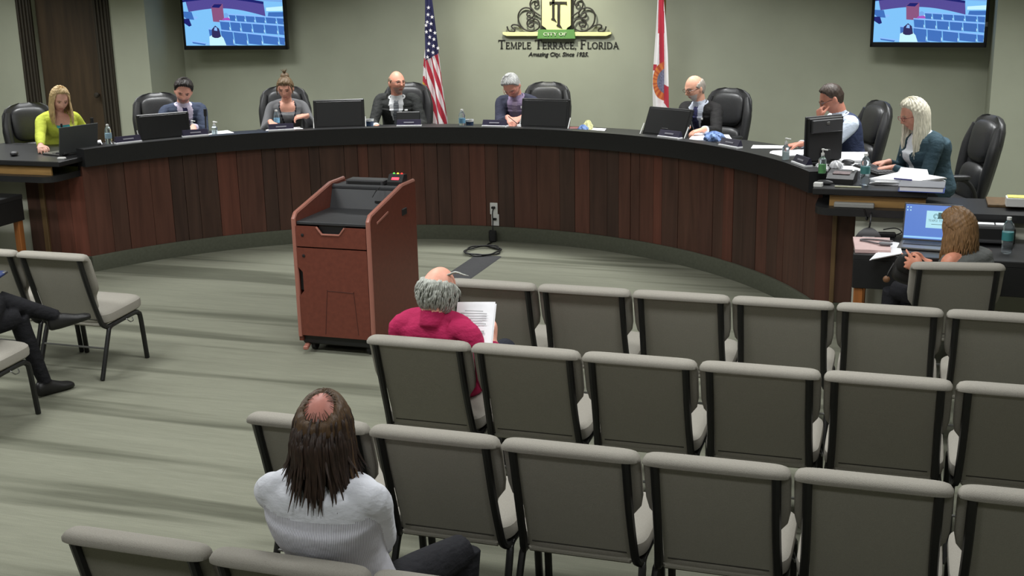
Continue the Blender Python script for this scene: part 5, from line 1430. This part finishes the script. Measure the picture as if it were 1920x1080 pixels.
gooseneck(120, 291, 238, 'slim black microphone rising in front of the grey laptop', thick=.0045)
mp = onz(27, 292, WT); o = one('computer_mouse', ball(.034, .055, .02, 20, 10, .8, .9), M_darkgrey); o.matrix_local = T(mp.x, mp.y, WT + .0205, .5); tag(o, 'small dark computer mouse at the end of the worktop', 'mouse')
cl = onz(116, 299, WT + .0); o = one('white_clip', box(.07, .035, .02, .005), M_white); o.matrix_local = T(cl.x, max(cl.y, YB + .03), WT + .0105, .2); tag(o, 'small white box on the worktop edge below the grey laptop', 'box')
def bottle(p, label, h=.21, label_col=(120, 176, 200), group='water bottles', capc=M_white):
    t = thing('water_bottle', label, 'bottle', Matrix.Translation(p), group); s = h / .21
    one('body', lathe([(.0, .001), (.027 * s, .001), (.031 * s, .012 * s), (.029 * s, .05 * s), (.032 * s, .06 * s), (.032 * s, .125 * s), (.029 * s, .135 * s), (.031 * s, .15 * s), (.022 * s, .175 * s), (.012 * s, .188 * s), (.012 * s, .195 * s)], 20), M_clear, t)
    one('cap', lathe([(.0135 * s, .193 * s), (.0135 * s, .208 * s), (.004, .21 * s)], 16), capc, t)
    one('label_wrap', lathe([(.0325 * s, .075 * s), (.0325 * s, .122 * s)], 20), mat('bottle_label_%d' % label_col[0], C(*label_col), .5), t)
bottle(onz(205, 274, WT) , 'clear water bottle beside the gooseneck microphone', .205, (150, 180, 196))
bottle(onz(520, 243, WT), 'clear water bottle before the person in the grey cardigan', .20, (110, 160, 190))
bottle(onz(867, 245, WT), 'clear water bottle beside a patterned paper cup', .21, (110, 176, 190))
bottle(onz(1621, 346, WT), 'clear water bottle at the corner of the dais beside the keyboard', .222, (70, 130, 130))
bottle(onz(1887, 474, .75), 'clear water bottle with teal label on the staff desk', .235, (60, 132, 134), capc=M_white)
def pump(p, label, h=.15, col=None, wide=.026):
    t = thing('pump_bottle', label, 'bottle', Matrix.Translation(p), 'pump bottles'); s = h / .15
    one('body', lathe([(0, .001), (wide, .001), (wide + .002, .01), (wide + .002, .085 * s), (.012, .10 * s), (.011, .11 * s)], 18), M_clear, t)
    one('gel', lathe([(0, .004), (wide - .002, .004), (wide - .001, .055 * s)], 16), mat('gel_%d' % (col or (220,))[0], C(*(col or (220, 230, 230))), .3, trans=.3), t)
    MB().add(lathe([(.012, .108 * s), (.012, .122 * s), (.004, .124 * s), (.004, .14 * s)], 12)).add(tube([(0, 0, .142 * s), (.035, 0, .140 * s)], .005, 8)).add(box(.02, .02, .01, .003), T(0, 0, .144 * s)).build('pump', M_white, t)
pump(onz(362, 252, WT), 'small clear pump bottle beside the hand of the navy suited person', .14)
pump(onz(403, 254, WT), 'small clear pump bottle standing alone on the papers', .14)
def on_rail(u, v): return on_arc(arc_angle(onz(u, v, ZR)), RD - .015, ZR)
pump(on_rail(1436, 302), 'clear pump bottle beside the papers under the resting hand', .17)
pump(on_rail(1512, 326), 'clear pump bottle with green gel at the end of the rail', .18, (100, 190, 90))
def cup(p, label):
    t = thing('paper_cup', label, 'cup', Matrix.Translation(p), 'patterned paper cups')
    one('body', lathe([(0, .001), (.030, .001), (.041, .105), (.039, .105), (.029, .006)], 20), M_white, t); one('pattern_band', lathe([(.0328, .020), (.0395, .085)], 20), mat('cup_navy', C(40, 62, 92), .6, var=.9, vscale=(70, 70, 70)), t)
cup(onz(694, 243, WT), 'patterned paper cup beside the charcoal suited person'); cup(onz(881, 244, WT), 'patterned paper cup beside a water bottle')
def sheet(us, z, label, name='paper_sheet', m=M_paper, cat='paper', th=.004, bend=.0, layers=1, group=None):
    P = [onz(u, v, z) for u, v in us]; c = sum(P, Vector()) / len(P)
    t = thing(name, label, cat, (c.x, c.y, z - .0), group)
    for k in range(layers):
        jit = Vector((.012 * (k % 2) - .006, .008 * k, 0)) if layers > 1 else Vector()
        poly = [((q - c + jit).x, (q - c + jit).y) for q in P]
        one('sheet' if layers > 1 else 'leaf', prism(poly, th), m, t, T(0, 0, .001 + k * (th + .0005)), smooth=0)
    return t
Z1 = WT + .001
sheet([(143, 283), (190, 272), (187, 264), (150, 272)], Z1, 'white papers under the hand of the person in yellow', layers=2)
sheet([(345, 262), (440, 252), (425, 246), (350, 254)], Z1, 'white papers between the two small pump bottles', layers=2)
sheet([(497, 252), (575, 247), (560, 240), (500, 244)], Z1, 'white papers before the person in the grey cardigan', layers=2)
sheet([(700, 246), (750, 243), (752, 238), (705, 241)], Z1, 'white papers before the charcoal suited person', layers=2)
sheet([(935, 247), (978, 247), (975, 235), (938, 236)], Z1, 'white paper under the pen of the silver-haired person', layers=2)
sheet([(1090, 252), (1128, 253), (1135, 243), (1095, 241)], Z1, 'white folder under the crumpled blue and yellow cloths', layers=2)
sheet([(1290, 268), (1372, 268), (1365, 258), (1300, 254)], Z1, 'stack of white papers under the blue cloth', th=.012, layers=2)
sheet([(1408, 279), (1470, 279), (1470, 274), (1412, 273)], Z1, 'cream pad by the fingers of the person in the waistcoat')
sheet([(1440, 296), (1508, 292), (1508, 282), (1446, 285)], Z1, 'white papers between the clear pump bottle and the end monitor', layers=2)
sheet([(1535, 306), (1620, 306), (1625, 290), (1560, 290)], Z1, 'open white book behind the end monitor', th=.01, layers=2)
sheet([(1560, 318), (1622, 322), (1624, 310), (1566, 306)], Z1, 'white papers beside the telephone', layers=2)
# crumpled cloths
def crumple(p, r, h, m, name, label, seed):
    rn = random.Random(seed); ph = [rn.uniform(0, 6.28) for _ in range(8)]
    g = ball(r, r * .8, h, 32, 18); Vv = g[0].copy()
    for i, (x, y, z) in enumerate(Vv):
        a = math.atan2(y, x); k = 1 + .16 * math.sin(5 * a + ph[0] + z * 60) + .12 * math.sin(9 * a + ph[1] - z * 90) + .08 * math.sin(15 * a + ph[2] + z * 140)
        Vv[i] = (x * k, y * k, max(z * (1 + .2 * math.sin(7 * a + ph[3])), -h * .55))
    Vv[:, 2] -= Vv[:, 2].min(); o = one(name, (Vv, g[1]), m, smooth=25); o.location = p; return tag(o, label, 'cloth')
M_blue = cloth('blue_mask', (130, 156, 206), var=.3, vs=(30, 30, 30))
crumple(onz(1338, 264, Z1 + .026), .085, .05, M_blue, 'blue_cloth', 'crumpled blue cloth on the stack of white papers', 1)
crumple(onz(1093, 247, Z1 + .009), .045, .04, M_blue, 'blue_cloth', 'crumpled blue cloth beside the yellow cloth on the white folder', 2)
crumple(onz(1103, 243, Z1 + .009), .04, .055, cloth('pale_yellow', (228, 226, 170)), 'yellow_cloth', 'crumpled pale yellow cloth on the white folder', 3)
o = one('red_case', box(.10, .07, .04, .012), mat('red_case', C(120, 60, 58), .5)); q = onz(1076, 246, WT); o.matrix_local = T(q.x, q.y, WT + .0205, .2); tag(o, 'small dull red case beside the silver-haired person\'s monitor', 'case')
# pen
q0_ = oncyl(966, 224, 3.971); o = one('pen', tube([(-.05, 0, .03), (.05, -.03, -.035)], .004, 8), M_blackmat); o.location = (q0_.x, q0_.y - .06, q0_.z + .005); tag(o, 'black pen in the hands of the silver-haired person', 'pen')
# end monitor seen from its side and back
q = onz(1545, 316, WT); p7 = T(q.x, q.y + .12, WT, math.radians(-62) + math.pi)
t = thing('end_monitor', 'black monitor seen from behind in front of the person in the waistcoat', 'monitor', T(q.x - .02, q.y + .20, WT, math.radians(44)))
for nm, g, m_, M_ in (('shell', box(.34, .035, .34, .008), M_blackmat, T(0, 0, .20)), ('bezel', box(.36, .012, .36, .004), M_darkgrey, T(0, .02, .20)), ('upper_vent', box(.30, .03, .10, .006), M_darkgrey, T(0, -.022, .305)),
                      ('maker_plate', box(.03, .004, .022, .002), M_steel, T(0, -.039, .325)), ('neck', box(.09, .04, .12, .005), M_blackmat, T(0, -.01, .06)), ('foot', box(.24, .18, .016, .006), M_blackmat, T(0, 0, .009))):
    one(nm, g, m_, t, M_)
# telephone / recorder cluster near the corner
q = onz(1577, 344, WT); t = thing('desk_recorder', 'black desk recorder box beside the water bottle at the dais corner', 'recorder', T(q.x, q.y + .06, WT, -.12))
MB().add(prism([(-.09, 0), (.09, 0), (.09, .075), (-.02, .065), (-.09, .035)], .19)).build('case', M_blackmat, t, 0, frame((-.095, 0, .001), (0, 1, 0), (0, 0, 1), (1, 0, 0)))
one('button_panel', box(.12, .07, .004), mat('button_grey', C(110, 92, 92), .6, var=.5, vscale=(80, 80, 80)), t, T(0, .0, .067, rx=.12), smooth=0); one('dial', ball(.008, .02, .006), M_white, t, T(.07, .05, .078))
q = onz(1590, 352, WT); o = one('pen', tube([(-.09, 0, 0), (.09, 0, 0)], .006, 8), mat('pen_cream', C(190, 190, 160), .5)); o.matrix_local = T(q.x, max(q.y, YB + .02), WT + .0065, -.02); tag(o, 'cream pen lying in front of the desk recorder', 'pen')
q = onz(1547, 346, WT); o = one('staple_remover', ball(.06, .02, .016, 20, 10, .8, .8), M_darkgrey); o.matrix_local = T(q.x, q.y, WT + .0165, -.35); tag(o, 'dark stapler lying at the end of the rail', 'stapler'); o.name = 'stapler'
q = onz(1534, 350, WT); o = one('card_box', box(.06, .05, .03, .003), M_white); o.matrix_local = T(q.x, max(q.y, YB + .03), WT + .0155, -.1); tag(o, 'small white card box beside the stapler', 'box')
q = onz(1540, 322, WT); o = crumple(Vector((q.x, q.y, WT + .001)), .05, .04, M_paper, 'paper_ball', 'crumpled white tissue beside the green pump bottle', 6)
q = onz(1562, 318, WT); o = crumple(Vector((q.x + .02, q.y, WT + .012)), .045, .035, M_paper, 'paper_ball', 'crumpled white tissue beside the desk recorder', 7)
q = onz(1618, 322, WT); t = thing('keyboard', 'black computer keyboard under the hands of the white-haired person', 'keyboard', T(q.x + .08, q.y + .04, WT, math.radians(-62)))
one('tray', box(.42, .15, .02, .006), M_blackmat, t, T(0, 0, .0115))
mb = MB()
for r_ in range(5):
    for c_ in range(15): mb.add(box(.021, .021, .008, .002), T(-.19 + c_ * .0265, -.055 + r_ * .0265, .024))
kk = mb.build('keys', M_darkgrey, t); kk['kind'] = 'stuff'
q = onz(1590, 312, WT); o = one('computer_mouse', ball(.034, .055, .02, 20, 10, .8, .9), M_darkgrey); o.matrix_local = T(q.x, q.y, WT + .0345, .9); tag(o, 'dark computer mouse beside the keyboard', 'mouse')
# paper piles by the white-haired person
def pile(us, label, n, seed, z=Z1, rise=.0):
    P = [onz(u, v, z) for u, v in us]; c = sum(P, Vector()) / 4; rn = random.Random(seed); t = thing('document_pile', label, 'papers', (c.x, c.y, z))
    for k in range(n):
        a = rn.uniform(-.12, .12); poly = []
        for q in P: d_ = q - c; poly.append((d_.x * math.cos(a) - d_.y * math.sin(a) + rn.uniform(-.01, .01), d_.x * math.sin(a) + d_.y * math.cos(a)))
        one('sheet', prism(poly, .006), M_paper, t, T(0, 0, .001 + k * .0065), smooth=0)
    return t
t = pile([(1632, 346), (1722, 350), (1772, 342), (1690, 330)], 'untidy pile of white documents at the corner of the worktop', 6, 4)
one('raised_sheet', (np.array([(-.1, -.1, .04), (.12, -.1, .04), (.10, .02, .085), (-.08, .03, .095), (.10, .12, .045), (-.1, .12, .045)]), [(0, 1, 2, 3), (3, 2, 4, 5)]), M_paper, t, T(.02, .05, 0))
one('pen', tube([(-.1, -.16, .05), (.02, -.2, .05)], .006, 8), mat('pen_blue', C(50, 50, 120), .5), t)
q = onz(1772, 358, WT); t = thing('ring_binder', 'blue and grey binder overhanging the end of the worktop', 'binder', T(.12, q.y + .02, WT, -.05))
one('cover', box(.30, .25, .006, .002), mat('binder_blue', C(76, 96, 170), .5), t, T(0, 0, .004)); one('pages', box(.28, .235, .028), M_paper, t, T(.0, .0, .021)); one('cover', box(.30, .25, .006, .002), mat('binder_grey', C(120, 122, 128), .5), t, T(0, 0, .038))

# ================================================================== staff desk things
DZt = .751
lp = onz(1705, 462, DZt)
t, L, w, d = laptop(T(lp.x + .12, lp.y - .0, DZt, -.10), 'open laptop with a blue desktop screen on the staff desk', .37, .25, 108, M_darkgrey, M_steel)
SB, SWh, SL = emi('desk_blue', C(92, 132, 214), .9), emi('desk_panel', C(176, 226, 240), 1.0), emi('desk_bar', C(150, 206, 250), 1.0)
SG = emi('desk_logo', C(70, 110, 110), .6)
sc = one('screen', box(w - .02, .002, d - .02), SB, t, L @ T(0, -.0015, d / 2), smooth=0)
S2 = L @ T(0, -.003, d / 2)
one('task_bar', box(w - .02, .001, .012), SL, t, S2 @ T(0, 0, -d / 2 + .022), smooth=0)
one('wallpaper_panel', box(.17, .001, .115), SWh, t, S2 @ T(.045, 0, .02), smooth=0)
mb = MB()
for g, M_ in ((box(.022, .001, .04), T(.045, -.001, .048)), (box(.03, .001, .008), T(.045, -.001, .030))): mb.add(g, M_)
for s in (-1, 1):
    for r_ in (.010, .016): mb.add(tube([(.045 + s * .024 + r_ * math.cos(a_), -.001, .042 + r_ * math.sin(a_)) for a_ in np.linspace(0, 5, 12)], .0014, 4))
x = -.025
for word in ('TEMPLE', 'TERRACE'):
    for ch_ in word:
        q_, w_ = glyph(ch_)
        for poly in q_:
            mb.add((np.array([(x + p_.x * .0125, -.0011, .006 + p_.y * .014) for p_ in poly]), [(0, 1, 2, 3)]))
        x += (w_ + .05) * .0125
    x += .005
mb.add(box(.10, .0005, .003), T(.045, -.001, -.012)); mb.build('screen_logo', SG, t, 0, S2)
for k in range(4): one('desktop_icon', box(.008, .0008, .008), SWh, t, S2 @ T(-w / 2 + .022 + (k % 2) * .02, 0, d / 2 - .03 - .02 * (k // 2)), smooth=0)
q = [onz(u, v, DZt) for u, v in ((1603, 474), (1670, 476), (1668, 452), (1599, 450))]; c = sum(q, Vector()) / 4
t = thing('pink_folder', 'pale pink folder lying on the corner of the staff desk', 'folder', (c.x, c.y, DZt))
one('cover', prism([((p_ - c).x, (p_ - c).y) for p_ in q], .022), mat('pink_card', C(206, 176, 172), .7, var=.05), t, T(0, 0, .001), smooth=0)
sheet([(1632, 489), (1690, 478), (1684, 458), (1664, 455)], DZt, 'white papers sticking out from under the pink folder', layers=2)
hb_ = onz(1628, 450, DZt); t = thing('conference_hub', 'black triangular conference hub hanging cable at the back of the staff desk', 'hub', T(hb_.x, hb_.y + .06, DZt))
one('shell', loft([[(-.085 * k, -.05 * k, z), (.085 * k, -.05 * k, z), (.03 * k, .05 * k, z), (-.03 * k, .05 * k, z)] for k, z in ((1, .001), (1, .02), (.75, .05), (.4, .07))]), M_darkgrey, t)
one('badge_strip', box(.08, .003, .014), mat('badge_silver', C(170, 172, 174), .4), t, T(0, -.050, .016), smooth=0)
one('cable', tube(smooth_path([(0, .02, .07), (.005, .04, .12), (-.005, .3, .10 + .07), (-.02, YE - .38 - hb_.y - .06, .10), (-.03, YB - .052 - hb_.y - .06, .13), (-.045, YB - .06 - hb_.y - .06, .18)], 6), .006, 7), M_blackmat, t)
cb = c; o = one('usb_cable', tube(smooth_path([(.13, .06, .026), (.02, .085, .027), (-.06, .08, .027), (-.075, .05, .027), (-.03, .02, .027), (.03, -.03, .028), (.06, -.04, .03)], 6), .006, 7), mat('cable_grey', C(96, 90, 92), .5)); o.location = (c.x, c.y, DZt + .004)
tag(o, 'grey cable looped over the pink folder', 'cable')
o = one('card_reader', ball(.045, .025, .012, 20, 10, .8, .8), mat('reader_grey', C(110, 110, 114), .4)); o.matrix_local = T(c.x + .085, c.y - .05, DZt + .0365, -.15); tag(o, 'small grey device on the pink folder at the cable end', 'device')
q = onz(1662, 446, DZt); t = thing('charger_brick', 'black charger brick beside the open laptop', 'charger', T(q.x, q.y + .03, DZt, .1)); one('brick', box(.12, .05, .03, .006), M_blackmat, t, T(0, 0, .0165))
one('lead', tube(smooth_path([(.06, 0, .015), (.10, .03, .03), (.06, .06, .05), (-.02, .05, .04)], 5), .004, 6), M_blackmat, t)
q = onz(1856, 430, DZt); t = thing('desk_printer', 'black printer with white slips on top at the back of the staff desk', 'printer', T(q.x + .0, DKY1 - .14, DZt)); one('body', box(.25, .18, .12, .012), M_blackmat, t, T(0, 0, .0615)); one('tray', box(.22, .05, .02, .004), M_darkgrey, t, T(0, -.10, .03))
for s in (-1, 1): one('slip', box(.11, .06, .006), M_paper, t, T(s * .06, .0, .1255), smooth=0)
q = onz(1912, 400, .826); t = thing('paper_box', 'white and yellow paper box on the ledge beside the printer', 'box', T(.76, YB + .2, .941)); one('carton', box(.18, .12, .06, .003), M_white, t, T(0, 0, .0305)); one('top_sheet', box(.16, .10, .004), mat('yellow_paper', C(224, 216, 110), .7), t, T(0, 0, .0635), smooth=0)

# ================================================================== pieces of parts become sub-parts of the nearest such part
NEST = {'knob': 'leaf', 'drawer_lip': 'drawer_front', 'keyhole': 'cabinet_door', 'door_pull': 'cabinet_door', 'door_groove': 'cabinet_door', 'plug': 'plate',
        'engraved_line': 'plate', 'shell_hem': 'back_shell', 'arm_pad': 'arm_bracket', 'task_bar': 'screen', 'wallpaper_panel': 'screen', 'screen_logo': 'screen',
        'desktop_icon': 'screen', 'bezel': 'housing', 'screen_picture': 'housing', 'maker_plate': 'upper_vent', 'clasp': 'flap', 'finial': 'pole', 'stars': 'flag_cloth',
        'monogram': 'shield', 'banner_letter': 'banner', 'hair_locks': 'hair', 'hair_tufts': 'hair', 'crown_locks': 'hair', 'loose_strands': 'hair', 'bun': 'hair',
        'printed_lines': 'sheet', 'keys': 'tray', 'button_panel': 'case', 'dial': 'case', 'display': 'case', 'signal_light': 'case'}
def base_name(o): return o.name.split('.')[0]
def mid(o): return o.matrix_basis @ (sum((Vector(c) for c in o.bound_box), Vector()) / 8)
bpy.context.view_layer.update()
for root in [o for o in COL.objects if o.parent is None and o.type == 'EMPTY']:
    kids = [k for k in root.children if k.type == 'MESH']
    for k in kids:
        want = NEST.get(base_name(k))
        hosts = [h for h in kids if base_name(h) == want and h is not k]
        if not hosts: continue
        m = mid(k); h = min(hosts, key=lambda q: (mid(q) - m).length)
        k.parent = h; k.matrix_parent_inverse = h.matrix_basis.inverted()
